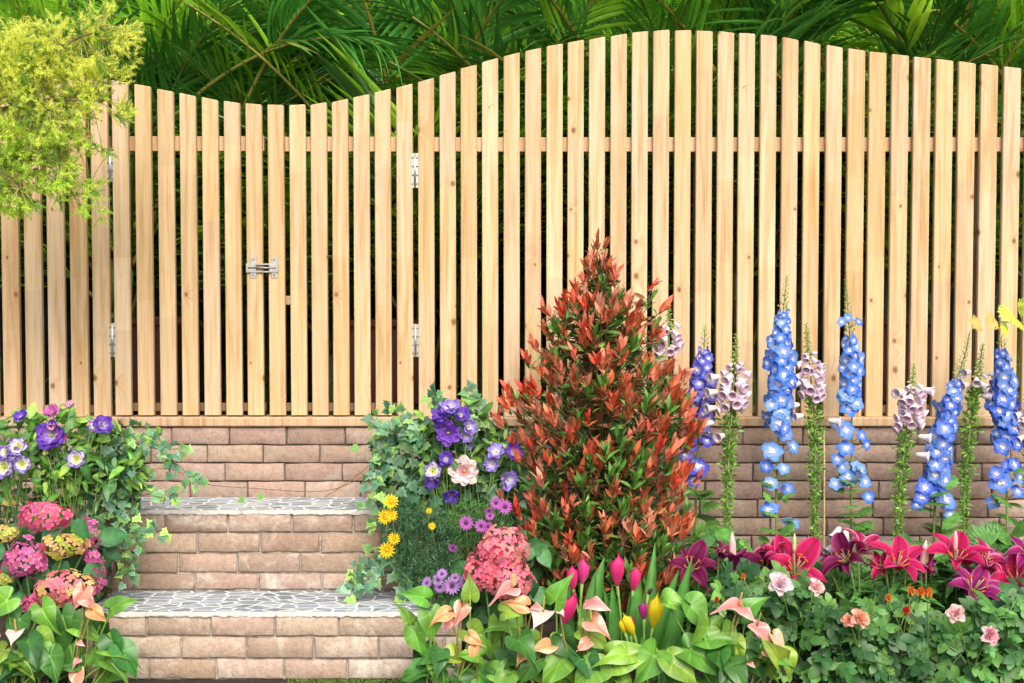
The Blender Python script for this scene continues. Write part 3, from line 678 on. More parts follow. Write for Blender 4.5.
def lily(c, ce, open_=1.0):
    def prof(t): return max(.05, sin(pi*min(.975, .07+.905*t))**.8)
    def colf(t, s): return lerp(lerp((.75, .7, .45), lerp(c, [q*.45 for q in c], sm(.35, 0, abs(s))), sm(.05, .22, t)), ce, sm(.78, 1.0, abs(s))*sm(0, .3, t)*.9)
    def cv(t):
        a = open_*(.45+1.75*t**1.5); s = .04; r = .05; z = 0.; k = 12
        for i in range(int(k*t+.001)): aa = open_*(.35+1.95*((i+.5)/k)**1.6); r += sin(aa)/k*1.12; z += cos(aa)/k*1.12
        f = k*t-int(k*t+.001); aa = open_*(.35+1.95*t**1.6); return (r+sin(aa)*f/k*1.12, z+cos(aa)*f/k*1.12)
    g = G().add(petals(3, prof, cv, .265, colf, 12, 6, .45, .24, .2)); g.add(petals(3, prof, lambda t: (cv(t)[0], cv(t)[1]-.03), .18, colf, 12, 6, .45, .16, .2, pi/3))
    return g.tmpl()
def stamens():
    g = G()
    for k in range(6):
        a = k*pi/3+R(-.2, .2); e = np.array([cos(a)*.26, sin(a)*.26, .55+R(-.05, .05)]); g.add(tube([(0, 0, .05), e*.55+np.array([0, 0, .06]), e], .012, 5, (.6, .6, .25)))
        g.add(tube([e+np.array([-sin(a), cos(a), 0])*.07, e, e-np.array([-sin(a), cos(a), 0])*.07], [.014, .026, .014], 6, (.65, .16, .01)))
    g.add(tube([(0, 0, 0), (.03, 0, .65)], [.016, .022], 6, (.55, .4, .3))); return g.tmpl()
def rose(c, cin, n=5):
    g = G()
    for L_, (r, h, k) in enumerate(((.95, .22, 1), (.78, .38, .9), (.58, .5, .8), (.4, .56, .7), (.24, .58, .6), (.12, .58, .5))):
        cc = lerp(c, cin, L_/5)
        g.add(petals(5 if L_ < 4 else 3, wide, lambda t: (.04+r*t**.75*(1+.12*t), h*t**1.2+.05-.22*(1 if L_ == 0 else .3)*t**4), .5*k, lambda t, s: lerp([q*.9 for q in cc], cc, t), 5, 5, .45*k, .35, .12, L_*.7+R(0, .5)))
    return g.tmpl()
def daisy(c, cc, n=16, dome=.1):
    g = G().add(petals(n, lambda t: max(.2, sin(pi*min(.95, .25+.7*t))**.6), lambda t: (.2+.8*t, .12*sin(2.5*t)), .13, lambda t, s: lerp([q*.6 for q in c], c, t*2), 3, 2, .3, 0, .05))
    g.add(lathe([(.26, 0), (.24, .1), (.15, .17), (.001, .19)], 10, c=cc)); return g.tmpl()
def calla(c, cl, cin=None):
    """rolled funnel; back rises to a point"""
    V = []; C = []; F = []; na, nt_ = 22, 14
    for i in range(nt_+1):
        t = i/nt_
        for k in range(na+1):
            u = -1+2*k/na; ext = 1.15*(1-sm(.35, 1.0, t)*.97); a = u*pi*ext
            r = .045*(1-t)+(.195*max(0, sin(pi*t**1.05*.99))**.9+.004); h = t*1.25-.12*abs(u)*t
            fl_ = .1*sm(.4, .9, t)*abs(u)**3; x = sin(a)*(r+fl_); y = cos(a)*(r+fl_)-(r-.06)*.35*sm(.5, 1, t); rr_ = 1+.07*(u if u > 0 else 0)
            V.append((x*rr_, y*rr_, h)); C.append(lerp(lerp(cl, c, sm(.05, .4, t)), [q*.72 for q in c], .8*sm(.25, 0, abs(u))*sm(1, .4, t)))
    for i in range(nt_):
        for k in range(na): a = i*(na+1)+k; F.append((a, a+1, a+na+2, a+na+1))
    return T(V, F, C)
SPADIX = tube([(0, 0, 0), (0, 0, .35), (0, .01, .7), (0, .02, .98), (0, .02, 1)], [.5*.13, .065, .058, .045, .02], 8, W1)
EDGE_PINK = (.85, .42, .36)

# ---------------------------------------------------------------- ready meshes
def meshes(name, tmpls, mat): return [G().add(t).mesh(name, mat) for t in tmpls]
ME_delA = meshes('floret_blue', [delph((.07+.05*k, .25+.06*k, .84), (.045+.03*k, .16+.05*k, .74)) for k in range(4)], M_petal)
ME_delB = meshes('floret_violet', [delph((.1+.04*k, .12+.035*k, .68), (.06+.03*k, .07+.02*k, .55)) for k in range(4)], M_petal)
ME_delC = meshes('floret_deep', [delph((.07+.035*k, .19+.05*k, .78), (.045+.02*k, .12+.04*k, .66)) for k in range(4)], M_petal)
ME_bell = meshes('bell', [bell((.9, .75, .87), (.84, .6, .76)) for _ in range(2)], M_petal)
ME_bellw = meshes('bell_pale', [bell((.86, .8, .83), (.84, .74, .8))], M_petal)
BUD = tube([(0, 0, 0), (0, 0, .25), (0, 0, .7), (0, 0, 1)], [.08, .2, .19, .03], 7, W1)

# ================================================================== DELPHINIUMS
def delphinium(path, Y, label, MEs, dense, sparse, tip, r0=.030, fs=.026, leavesat=True):
    pts = smooth_path(path, Y, 40, .0); root = pts[0]; t = thing('delphinium', label, 'delphinium', root, 'delphiniums along the brick wall')
    g = G(); g.add(tube(pts, [.0052*(1-.7*i/39) for i in range(40)], 7, (.15, .26, .06))); g.build('stem', M_stem, t)
    pys = np.array([341.5-FP*tan(0) for _ in pts])
    def at(py):                                     # stem point at photo height py
        z = P(path[0][0], py, Y)[2]; k = int(np.argmin(abs(pts[:, 2]-z))); d = nrm(pts[min(k+2, 39)]-pts[max(k-2, 0)]); return np.array([np.interp(z, pts[:, 2], pts[:, 0]), np.interp(z, pts[:, 2], pts[:, 1]), z]), d
    y0, y1 = dense; L = y1-y0; n = int(L*.58); ga = 2.4
    for i in range(n):
        f = i/(n-1); py = y0+L*f; q, d = at(py); a = i*ga+R(-.3, .3)
        rad = r0*(.42+.58*min(1, f*2.6))*R(.7, 1.3); out = np.array([cos(a), sin(a), 0]); out = nrm(out-d*np.dot(out, d)+d*R(-.05, .25))
        p = q+out*rad; s = fs*1.13*(.5+.5*min(1, f*3.2))*R(.75, 1.2)
        ax = nrm(out+TOCAM*.45*(1 if out[1] < .3 else 0)+rv(.28))
        inst(random.choice(MEs), 'floret', t, oz(ax), p, s)
    g = G()
    for (fx, fy, sc_) in sparse:
        q, d = at(fy+6); p = P(fx, fy, Y-.02); g.add(tube([q, (q+p)/2-np.array([0, 0, .004]), p+np.array([0, .012, 0])], .0013, 4, (.16, .25, .08)))
        side = nrm(p-q); inst(random.choice(MEs), 'floret', t, oz(nrm(TOCAM*R(.4, 1.2)+side*R(.2, .9)+rv(.2))), p, fs*1.25*sc_)
    tx = path[-1]
    for i in range(int((y0-tip)*.9)):
        py = tip+(y0-tip)*i/((y0-tip)*.9); q, d = at(py); a = i*ga; f = (py-tip)/(y0-tip); out = np.array([cos(a), sin(a), .6]); l = .006+.012*f
        g.add(tube([q, q+out*l*.8], .0008, 4, (.2, .3, .06))); g.add(BUD, oz(nrm(out+UP*.5))*(.006+.008*f), q+out*l*.7, (.25, .36, .08) if R(0, 1) > .25*f else (.25, .3, .5))
    g.build('bud', M_stem, t); g = G()
    for _ in range(16): 
        py = R(max(y1, 470), 560); q, d = at(py); a = R(0, 2*pi); o = np.array([cos(a), sin(a)-.4, .5]); s = R(.05, .09)*(py-400)/150
        g.add(random.choice(L_cut), oy(nrm(o*np.array([1, 1, .3])), nrm(np.array([0, -.5, 1])+rv(.3)))*s, q+o*.03, np.array((.1, .26, .05))*R(.7, 1.4)); g.add(tube([q, q+o*.03], .0012, 4, (.15, .3, .06)))
    g.build('foliage', M_leaf, t); return t
YD = 4.2
delphinium([(694, 640), (696, 500), (698, 440), (704, 350), (705, 328)], YD, 'violet-blue delphinium spike beside the red-leaved bush', ME_delB, (349, 432), [(697, 468, 1.5), (690, 445, 1), (706, 442, 1), (686, 455, .9), (694, 480, .9)], 326, .031, .025)
delphinium([(778, 640), (776, 500), (779, 420), (781, 330), (787, 276)], YD-.03, 'sky-blue delphinium left of centre of the row, with loose lower flowers and tall green tip', ME_delA, (312, 428), [(784, 433, 1), (772, 452, 1.25), (792, 447, .9), (767, 466, .8), (783, 469, .8), (771, 484, .9), (787, 489, .85), (768, 510, .9), (791, 524, 1.0), (773, 509, .8)], 276, .034, .027)
delphinium([(852, 640), (851, 500), (852, 420), (850, 340), (846, 280)], YD+.03, 'sky-blue delphinium with the tallest pale green tip, between two foxgloves', ME_delA, (338, 405), [(848, 318, .55), (858, 322, .55), (842, 322, .6), (848, 395, 1.1), (849, 409, 1.1), (846, 430, 1.1), (861, 436, .8), (838, 424, .8), (846, 449, 1.1), (838, 459, .85), (848, 478, 1.1), (836, 484, .8), (860, 470, .9), (864, 482, .9), (868, 497, .8), (856, 466, .7), (843, 467, .8), (866, 445, .7)], 280, .03, .026)
delphinium([(932, 640), (934, 520), (938, 450), (955, 385), (966, 352), (970, 330)], YD-.02, 'leaning blue delphinium with a bent tip, left of the green seed spike', ME_delC, (380, 482), [(925, 487, 1.1), (922, 497, 1), (944, 500, 1.35), (918, 505, .8), (932, 492, .9), (940, 485, .9), (949, 514, .8)], 334, .032, .027)
delphinium([(1007, 640), (1007, 520), (1006, 440), (1003, 370), (1001, 338)], YD, 'dense blue delphinium nearest the right edge of the fence', ME_delC, (350, 446), [(1001, 482, 1.4), (1013, 465, 1), (997, 474, .9), (994, 502, .95), (1018, 478, .9), (1017, 492, .8), (1007, 466, .8)], 336, .031, .027)

# ================================================================== FOXGLOVES
def foxglove(path, Y, label, y0, y1, tip, MEs=None, n=22, side=0, podend=None, pods=True, extra=()):
    MEs = MEs or ME_bell
    pts = smooth_path(path, Y, 40); t = thing('foxglove', label, 'foxglove', pts[0], 'foxgloves along the brick wall')
    g = G(); g.add(tube(pts, [.0055*(1-.7*i/39) for i in range(40)], 7, (.17, .3, .06))); g.build('stem', M_stem, t)
    def at(py):
        z = P(path[0][0], py, Y)[2]; return np.array([np.interp(z, pts[:, 2], pts[:, 0]), np.interp(z, pts[:, 2], pts[:, 1]), z])
    n = int(n*1.15) if n > 5 else n
    for i in range(n):
        f = i/(n-1); q = at(y0-5+(y1-y0+5)*f-6); a = i*2.4+R(-.3, .3); out = np.array([cos(a)*1.2+side, -abs(sin(a))*.9+.1, 0]); out = nrm(out)
        s = .036*(.6+.4*min(1, f*3))*R(.9, 1.1); ax = nrm(out*1.0+np.array([0, -.15, -.6])+rv(.15))
        inst(random.choice(MEs), 'bell', t, oz(-ax), q+out*R(.006, .02), s*1.1)
    for (fx, fy) in extra: 
        q = P(fx, fy, Y-.02); c = at(fy); o = nrm(q-c+np.array([0, -.01, -.008])); inst(random.choice(ME_bellw), 'bell', t, oz(-o), q-o*.015, .042)
    g = G()
    for i in range(int((y0-tip)*1.0)):
        f = i/max(1, int((y0-tip)*1.0)-1); q = at(tip+(y0-tip)*f); a = i*2.4; out = nrm(np.array([cos(a), sin(a), .2-.5*f])); l = .004+.014*f
        g.add(BUD, oz(out)*(.008+.014*f), q+out*l*.4, lerp((.3, .42, .08), (.6, .65, .35), f*f))
        g.add(random.choice(L_lance), oy(nrm(out+UP*.6), rv(1))*(.01+.01*f), q, (.2, .36, .06))
    g.build('bud', M_leaf, t)
    if pods:
        g = G(); ye = podend or 560; k = int((ye-y1)*1.7)
        for i in range(k):
            f = i/k; q = at(y1-4+(ye-y1)*f); a = i*2.4+R(-.4, .4); out = nrm(np.array([cos(a), sin(a), R(-.1, .5)])); r = .034*(1-.5*f)*R(.6, 1.15)*(1+.25*sin(f*23+path[0][0]))
            g.add(BUD, oz(nrm(out+UP*.5))*.013, q+out*r*.45, np.array((.16, .3, .05))*R(.7, 1.3))
            for s in range(3 if f < .6 else 2): g.add(random.choice(L_oval+L_lance), oy(nrm(out+rv(.5)+UP*.3), rv(1))*R(.014, .026)*(1-.35*f), q+out*r*R(.2, 1), np.array((.15, .32, .045))*R(.6, 1.6))
        g.build('seed_pod', M_leaf, t)
    return t
foxglove([(662, 640), (664, 500), (668, 420), (669, 340), (669, 306)], 4.3, 'foxglove with a few lilac bells behind the red-leaved bush', 334, 356, 306, None, 12, -.35, pods=False)
foxglove([(727, 640), (727, 500), (730, 420), (735, 370), (736, 334)], YD-.06, 'lilac foxglove between the violet and sky-blue delphiniums', 372, 412, 334, None, 20, -.1, 545, extra=((716, 377), (714, 392), (713, 408), (722, 436), (710, 423)))
foxglove([(814, 640), (815, 500), (815, 420), (809, 360), (806, 324)], YD+.0, 'lilac foxglove between the two sky-blue delphiniums', 362, 400, 324, None, 18, -.1, 545, extra=((796, 405), (800, 416), (799, 383), (832, 421)))
foxglove([(897, 640), (899, 500), (905, 440), (911, 400), (914, 364)], YD-.05, 'lilac foxglove left of the leaning delphinium', 394, 430, 364, None, 20, -.3, 555, extra=((901, 392), (925, 390), (922, 437), (920, 455)))
foxglove([(964, 640), (964, 500), (970, 420), (979, 370), (983, 343)], YD+.04, 'nearly finished foxglove, a tall green seed spike with few white bells', 384, 392, 345, ME_bellw, 4, .3, 560, extra=((966, 385), (992, 374), (985, 396), (968, 372)))
foxglove([(1034, 640), (1032, 500), (1030, 450), (1028, 400), (1027, 385)], YD-.02, 'pale foxglove cut off by the right edge of the picture', 412, 440, 385, ME_bellw, 12, -.1, 540)
# thin bamboo canes
g = G(); a = P(822, 640, 4.24); b = P(824, 430, 4.24); g.add(tube(arc(a, b, 6, .004, (1, 0, 0)), .0035, 6, (.5, .4, .16))); tag(g.build('bamboo_cane', M_stem, at=a), 'thin bamboo cane beside the foxglove between the sky-blue delphiniums', 'cane')

# ================================================================== RED BUSH
bush = thing('photinia_bush', 'tall conical bush with red young leaves in front of the fence', 'bush', P(603, 650, 4.02))
YB = 4.02
def half(py): return float(np.interp(py, [240, 262, 290, 320, 350, 400, 440, 500, 560, 610], [4, 12, 30, 48, 64, 86, 94, 90, 88, 70]))
def cxb(py): return float(np.interp(py, [240, 300, 400, 500, 610], [597, 600, 603, 601, 603]))
gred = G(); ggrn = G(); gst = G(); base = P(603, 640, YB)
L_ph = [leaf(.29, 5, f, b, .5, c=W1, vein=1.35, tip=.95) for f, b in ((.35, .12), (.5, .3), (.25, .2), (.4, -.1))]
REDS = [(.58, .11, .05), (.64, .15, .07), (.44, .085, .04), (.6, .18, .09), (.42, .11, .04), (.66, .24, .14), (.36, .09, .04), (.58, .06, .03), (.74, .2, .13), (.7, .3, .2)]
tips = [(597, 244), (606, 243), (590, 262), (602, 262), (600, 285), (655, 284), (650, 300), (662, 310), (547, 312), (556, 325), (575, 288), (545, 330), (618, 300), (636, 325), (505, 405), (520, 418), (500, 420), (535, 345), (677, 400), (690, 400), (668, 370), (684, 440), (700, 430), (512, 400)]
for i in range(640):
    py = 250+360*(R(0, 1)**.72); h = half(py); u = R(-1, 1)*R(.75, 1)**.5; tips.append((cxb(py)+(h*(1+.12*sin(py*.13+(2 if u > 0 else 0))))*u*R(.85, 1.15), py))
for i, (px, py) in enumerate(tips):
    u = (px-cxb(py))/max(10, half(py)); Y = YB-.23*min(1, half(py)/90)*sqrt(max(0, 1-u*u))*R(-.7, 1.0) if i > 23 else YB+R(-.06, .02)
    p = P(px, py, Y); out = nrm(np.array([u*.6, (Y-YB)*2.4-.15, 0])+UP*R(.9, 1.7))
    red = R(0, 1) < (.82 if (py < 430 or abs(u) > .75) else (.7 if py < 500 else .6)) and Y < YB+.09
    # twig
    cen = P(cxb(py+40), min(640, py+R(40, 90)), YB+R(-.02, .02)); gst.add(tube(arc(cen, p, 6, -.015), [.0022, .002, .0018, .0016, .0014, .0011], 4, (.07, .08, .03)))
    k = random.choice((8, 9, 10, 12)); tone = np.array(random.choice(REDS)); sz = R(.045, .07)*(.72 if py < 300 else 1)
    for j in range(k):
        a = 2.4*j+R(-.3, .3); el = .45+2.2*(1-j/k); d = nrm(out*el+np.array([cos(a), sin(a), 0])*R(.5, .8)); s = sz*R(.75, 1.15)*(1-.35*j/k*(1 if red else 0))
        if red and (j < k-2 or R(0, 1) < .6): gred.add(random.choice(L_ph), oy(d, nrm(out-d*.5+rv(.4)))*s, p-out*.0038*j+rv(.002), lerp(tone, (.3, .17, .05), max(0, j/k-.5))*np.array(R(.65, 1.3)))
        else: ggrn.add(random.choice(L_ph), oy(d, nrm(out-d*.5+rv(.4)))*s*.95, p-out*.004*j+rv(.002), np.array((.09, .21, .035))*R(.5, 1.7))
    # lower leaves along the twig
    for j in range(6):
        q = p+(cen-p)*R(.1, .9); a = R(0, 6.28); d = nrm(np.array([cos(a), sin(a)-.2, R(-.1, .6)])); gg = ggrn
        c = np.array((.08, .19, .03))*R(.5, 1.8) if R(0, 1) < .65 else np.array((.3, .1, .045))*R(.7, 1.3)
        gg.add(random.choice(L_ph), oy(d, nrm(UP+rv(.5)))*R(.035, .058), q, c)
for _ in range(1100):
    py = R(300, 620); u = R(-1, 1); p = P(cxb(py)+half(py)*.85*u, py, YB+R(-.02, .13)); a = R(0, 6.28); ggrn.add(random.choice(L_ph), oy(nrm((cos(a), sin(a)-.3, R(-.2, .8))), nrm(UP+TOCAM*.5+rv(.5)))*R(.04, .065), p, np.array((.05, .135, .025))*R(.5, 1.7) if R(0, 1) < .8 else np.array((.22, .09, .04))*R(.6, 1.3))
for k in range(7): gst.add(tube(arc(base+np.array([R(-.05, .05), 0, -.15]), P(cxb(300)+R(-30, 30), R(260, 420), YB+R(-.05, .05)), 10, R(-.06, .06), (1, 0, 0)), [.009-.0007*i for i in range(10)], 6, (.13, .08, .05)))
gst.build('branch', M_stem, bush); a = gred.build('young_foliage', M_leaf, bush); a['label'] = 'clusters of shiny red young leaves'; b = ggrn.build('foliage', M_leaf, bush); b['label'] = 'older green and bronze leaves'
# small white blossom
# ================================================================== HYDRANGEAS
def head(parent, px, py, Y, rx, ry, c, c2, alt=None, fs=.019, root=None, lab=None, n=None):
    ctr = P(px, py, Y); k = Y/FP; RX, RZ = rx*k, ry*k; RY = min(RX, RZ)*.9; g = G()
    F = [floretH(lerp(c, (1, 1, 1), R(0, .12)), c2) for _ in range(4)]; A = [floretH(alt, lerp(alt, (.6, .7, .1), .5)) for _ in range(2)] if alt else None
    n = n or int(1.1*(RX*RZ)/(fs*fs)*5.2)
    for i in range(n):
        z = 1-2*(i+.5)/n; r = sqrt(1-z*z); a = i*2.39996; v = np.array([r*cos(a), r*sin(a), z])
        if v[1] > .55: continue
        p = ctr+v*np.array([RX, RY, RZ])*R(.76, 1.12)*(1+.1*sin(v[0]*5+px)*cos(v[2]*6+py)); nn = nrm(v/np.array([RX, RY, RZ])*RX+rv(.38)); t = F[i % 4]
        if A and (abs(sin(v[0]*3+v[2]*4+px)) > .86): t = random.choice(A)
        g.add(t, oz(nn)*fs*R(.75, 1.1), p, np.array([R(.85, 1.15)]*3)*np.array([1, R(.8, 1.25), R(.85, 1.2)]))
    o = g.build('flower_head', M_petal, parent); 
    if lab: o['label'] = lab
    if root is not None: g = G(); g.add(tube(arc(root, ctr, 8, .03, (0, -1, 0)), .0035, 6, (.1, .2, .05))); g.build('stem', M_stem, parent)
PK = (.84, .12, .3); PKL = (.82, .25, .38); MG = (.82, .17, .45); COR = (.88, .17, .27)
rootL = P(45, 640, 3.8)
hyL = thing('hydrangea', 'pink mophead hydrangea to the left of the steps', 'hydrangea', rootL)
YH = 3.72
head(hyL, 44, 517, YH, 25, 15, (.86, .15, .28), PK, None, .018, rootL, 'deep pink flower head on top'); head(hyL, 25, 559, YH-.03, 21, 19, MG, (.7, .14, .36), None, .018, rootL, 'mauve pink flower head')
head(hyL, 66, 545, YH-.02, 21, 12, (.8, .3, .3), (.75, .5, .1), (.55, .6, .08), .016, rootL, 'half green young flower head'); head(hyL, 5, 534, YH, 14, 9, (.78, .45, .3), (.6, .6, .1), (.55, .6, .08), .015, rootL)
head(hyL, 90, 540, YH+.04, 8, 22, (.8, .27, .45), MG, None, .016, rootL); head(hyL, 99, 574, YH, 7, 16, (.74, .16, .4), MG, None, .016, rootL)
head(hyL, 66, 589, YH-.04, 30, 17, (.86, .2, .28), (.84, .26, .25), (.8, .45, .25), .018, rootL, 'coral pink flower head'); head(hyL, 32, 604, YH-.02, 13, 10, (.8, .12, .3), PK, None, .016, rootL); head(hyL, -8, 575, YH, 14, 14, MG, PK, None, .017, rootL); head(hyL, 3, 580, YH-.05, 9, 6, (.5, .55, .1), (.5, .5, .1), (.55, .6, .08), .014, rootL)
L_hy = [leaf(.72, 8, f, b, .42, c=W1, vein=1.5, wave=.05) for f, b in ((.15, .2), (.25, .35), (.1, .5))]
g = G(); mass(g, [(30, 565, 50, 50), (80, 560, 28, 40), (0, 520, 20, 30)], YH+.1, .08, L_hy, 95, .085, [(.035, .12, .04), (.045, .15, .05), (.03, .1, .03)], (0, -.9, .5), .5, .5)
for px, py in ((68, 570), (48, 575), (88, 572), (10, 565), (55, 527), (20, 600), (78, 527), (3, 552)): g.add(random.choice(L_hy), oy((R(-.6, .6), -.3, -.7), (R(-.3, .3), -1, .3))*.085, P(px, py-9, YH-.0), np.array((.04, .15, .05))*R(.8, 1.3))
g.build('foliage', M_leaf, hyL)
rootM = P(498, 680, 3.85); hyM = thing('hydrangea', 'coral pink mophead hydrangea between the steps and the red-leaved bush', 'hydrangea', rootM)
YH2 = 3.78
head(hyM, 503, 549, YH2, 25, 22, COR, (.8, .3, .3), None, .0175, rootM); head(hyM, 484, 573, YH2-.02, 21, 17, (.82, .17, .26), COR, None, .0175, rootM); head(hyM, 511, 582, YH2-.04, 22, 19, COR, (.8, .3, .3), None, .0175, rootM); head(hyM, 500, 561, YH2+.02, 26, 24, COR, COR, None, .0175)
g = G(); mass(g, [(500, 585, 45, 30), (530, 560, 15, 30)], YH2+.12, .08, L_hy, 55, .08, [(.035, .12, .04), (.05, .16, .05)], (0, -.9, .5), .5, .5); g.build('foliage', M_leaf, hyM)
# ================================================================== IVY, LISIANTHUS
def ivy(label, ells, Y0, dep, n, size, root, trails, tones, cat='ivy'):
    t = thing('ivy', label, cat, root, 'trailing ivy beside the steps'); g = G(); gs = G()
    mass(g, ells, Y0, dep, L_ivy+L_ivyv, n, size, tones, (0, -.85, .45), .45, .5)
    stems(gs, root, ells, Y0+.02, 26, .0022, (.2, .14, .07))
    for tr in trails:
        Yt = tr[0]; pts = smooth_path(tr[1], Yt, 18); gs.add(tube(pts, .0017, 5, (.22, .15, .08)))
        for q in pts[1:]:
            for _ in range(random.choice((1, 1, 2))):
                a = R(0, 6.28); o = np.array([cos(a), -.5, sin(a)]); g.add(random.choice(L_ivy+L_ivyv), oy(nrm(o*np.array([1, .5, 1])+np.array([0, 0, -.4])), nrm(np.array([0, -1, .4])+rv(.3)))*size*R(.55, 1.0), q+o*.018, np.array(random.choice(tones))*R(.9, 1.7))
    gs.build('vine', M_stem, t); g.build('foliage', M_leaf, t); return t
IVT = [(.08, .2, .06), (.07, .19, .09), (.13, .27, .07), (.055, .15, .075), (.2, .36, .07), (.11, .22, .12), (.045, .13, .06)]
ivy('variegated ivy trailing over the left end of the steps', [(112, 500, 24, 42), (104, 455, 34, 30), (98, 550, 14, 36), (130, 470, 18, 20)], 4.0, .07, 420, .036, P(95, 600, 4.02),
    [(3.98, [(130, 440), (160, 450), (185, 448)]), (4.0, [(140, 470), (170, 468), (200, 482)]), (4.0, [(130, 500), (160, 490), (178, 495)]), (3.95, [(125, 520), (140, 545), (132, 575)]), (3.95, [(125, 510), (150, 530), (165, 530)]), (3.93, [(115, 540), (125, 560), (128, 580)]), (4.02, [(120, 430), (148, 428), (160, 440)])], IVT)
ivy('leafy ivy spilling over the right end of the steps', [(415, 455, 38, 34), (400, 490, 26, 22), (440, 500, 40, 40), (490, 470, 36, 38), (470, 430, 40, 22), (520, 500, 30, 40), (385, 455, 16, 20)], 4.12, .1, 1000, .044, P(450, 640, 4.15),
    [(4.05, [(420, 450), (390, 430), (372, 418)]), (4.05, [(430, 440), (405, 420), (392, 410)]), (4.02, [(400, 480), (375, 520), (385, 560)]), (3.97, [(400, 520), (392, 560), (402, 590), (410, 597)]), (3.97, [(390, 540), (370, 580), (352, 588)]), (3.97, [(385, 545), (360, 565), (348, 592)]), (4.05, [(480, 430), (478, 400), (470, 388)]), (4.05, [(395, 460), (376, 470), (364, 498)]), (4.05, [(450, 420), (440, 408), (432, 395)])], IVT)
# thin bare twigs lying over the upper tread
g = G(); pts = smooth_path([(175, 462), (200, 485), (250, 488), (330, 494), (376, 470)], 4.1, 20); g.add(tube(pts, .0016, 5, (.2, .12, .07)))
pts = smooth_path([(325, 497), (352, 480), (380, 456)], 4.1, 12); g.add(tube(pts, .0014, 5, (.2, .12, .07)))
for px, py in ((205, 481), (262, 495), (353, 446), (357, 447), (240, 499)): g.add(L_ivy[0], oy((R(-1, 1), -.4, -.5), (0, -.8, .6))*.03, P(px, py, 4.09), (.14, .3, .06))
tag(g.build('bare_vine', M_stem, at=P(250, 490, 4.1)), 'thin bare vine lying across the back of the upper step', 'vine')

FL = {'violet': lisianthus((.6, .6, .55), (.17, .07, .55), None, .8), 'violet2': lisianthus((.5, .45, .6), (.25, .1, .6), (.14, .05, .48), .95), 'open': lisianthus((.12, .04, .3), (.2, .075, .52), (.26, .1, .58), 1.1),
      'magenta': lisianthus((.5, .2, .4), (.55, .12, .45), (.62, .2, .52), .7), 'pink': lisianthus((.7, .5, .5), (.68, .36, .52), (.72, .4, .56), .6), 'lilac': lisianthus((.75, .7, .8), (.45, .38, .76), (.3, .2, .66), 1.0),
      'white': lisianthus((.5, .55, .1), (.82, .8, .82), (.2, .08, .55), 1.05), 'cream': lisianthus((.6, .25, .28), (.82, .68, .66), (.85, .74, .7), 1.15, 8), 'bud': lisianthus((.6, .65, .3), (.7, .7, .35), None, .35)}
def lisi(label, flowers, ells, Y0, root, nleaf, lsize=.055, extra=None, tones=None, name='lisianthus', cat='lisianthus'):
    t = thing(name, label, cat, root); gs = G(); g = G()
    for (kind, px, py, d, ax) in flowers:
        p = P(px, py, Y0-.1); s = d*.5*(Y0/FP)/1.05; axv = nrm(ax); o = G().add(FL[kind], oz(axv)*s, p-axv*s*.3).build('flower', M_petal, t)
        gs.add(tube(arc(np.asarray(root)+rv(.02), p-axv*s*.3, 8, R(-.04, .04), (1, 0, 0)), .0018, 5, (.14, .27, .07)))
        gs.add(lathe([(.02, -.25), (.13, -.12), (.16, .05)], 7, c=(.13, .28, .06)), oz(axv)*s, p-axv*s*.3)
    mass(g, ells, Y0, .1, L_oval+L_lance, nleaf, lsize, tones or [(.08, .22, .04), (.12, .28, .05), (.06, .17, .05), (.2, .38, .06)], (0, -.7, .6), .55, .1)
    stems(gs, root, ells, Y0, 22); gs.build('stem', M_stem, t); g.build('foliage', M_leaf, t); return t
C_ = (0, -1, .3)
lisi('lisianthus on the left with violet, magenta and white-edged flowers', [('violet', 21, 416, 17, (-.3, -.8, .8)), ('magenta', 52, 412, 21, (-.1, -.8, .7)), ('pink', 70, 405, 14, (.1, -.5, 1)), ('violet2', 50, 435, 32, (-.2, -1, .2)), ('magenta', 61, 437, 16, (.6, -.8, -.1)), ('violet2', 103, 425, 21, (.5, -.8, .4)), ('white', 95, 425, 15, (-.4, -.8, .3)), ('white', 76, 459, 19, (.1, -1, .2)), ('bud', 46, 453, 11, C_), ('pink', 52, 427, 16, (0, -.6, .9))],
     [(70, 450, 62, 38), (30, 480, 50, 40), (100, 470, 40, 34), (60, 420, 40, 14), (20, 440, 30, 30), (128, 460, 16, 18)], 3.98, P(60, 600, 4.0), 640, .052, tones=[(.1, .26, .04), (.14, .32, .05), (.07, .2, .05), (.24, .42, .06)])
lisi('cluster of white flowers with violet edges at the left edge of the picture', [('white', 17, 447, 20, (0, -1, .5)), ('lilac', 14, 454, 16, (-.2, -1, .2)), ('white', 3, 467, 22, (-.2, -1, .1)), ('white', 22, 464, 18, (.2, -1, .1)), ('white', 5, 452, 15, (-.4, -.8, .3))],
     [(2, 470, 34, 44), (-30, 470, 40, 50)], 3.9, P(2, 600, 3.95), 130)
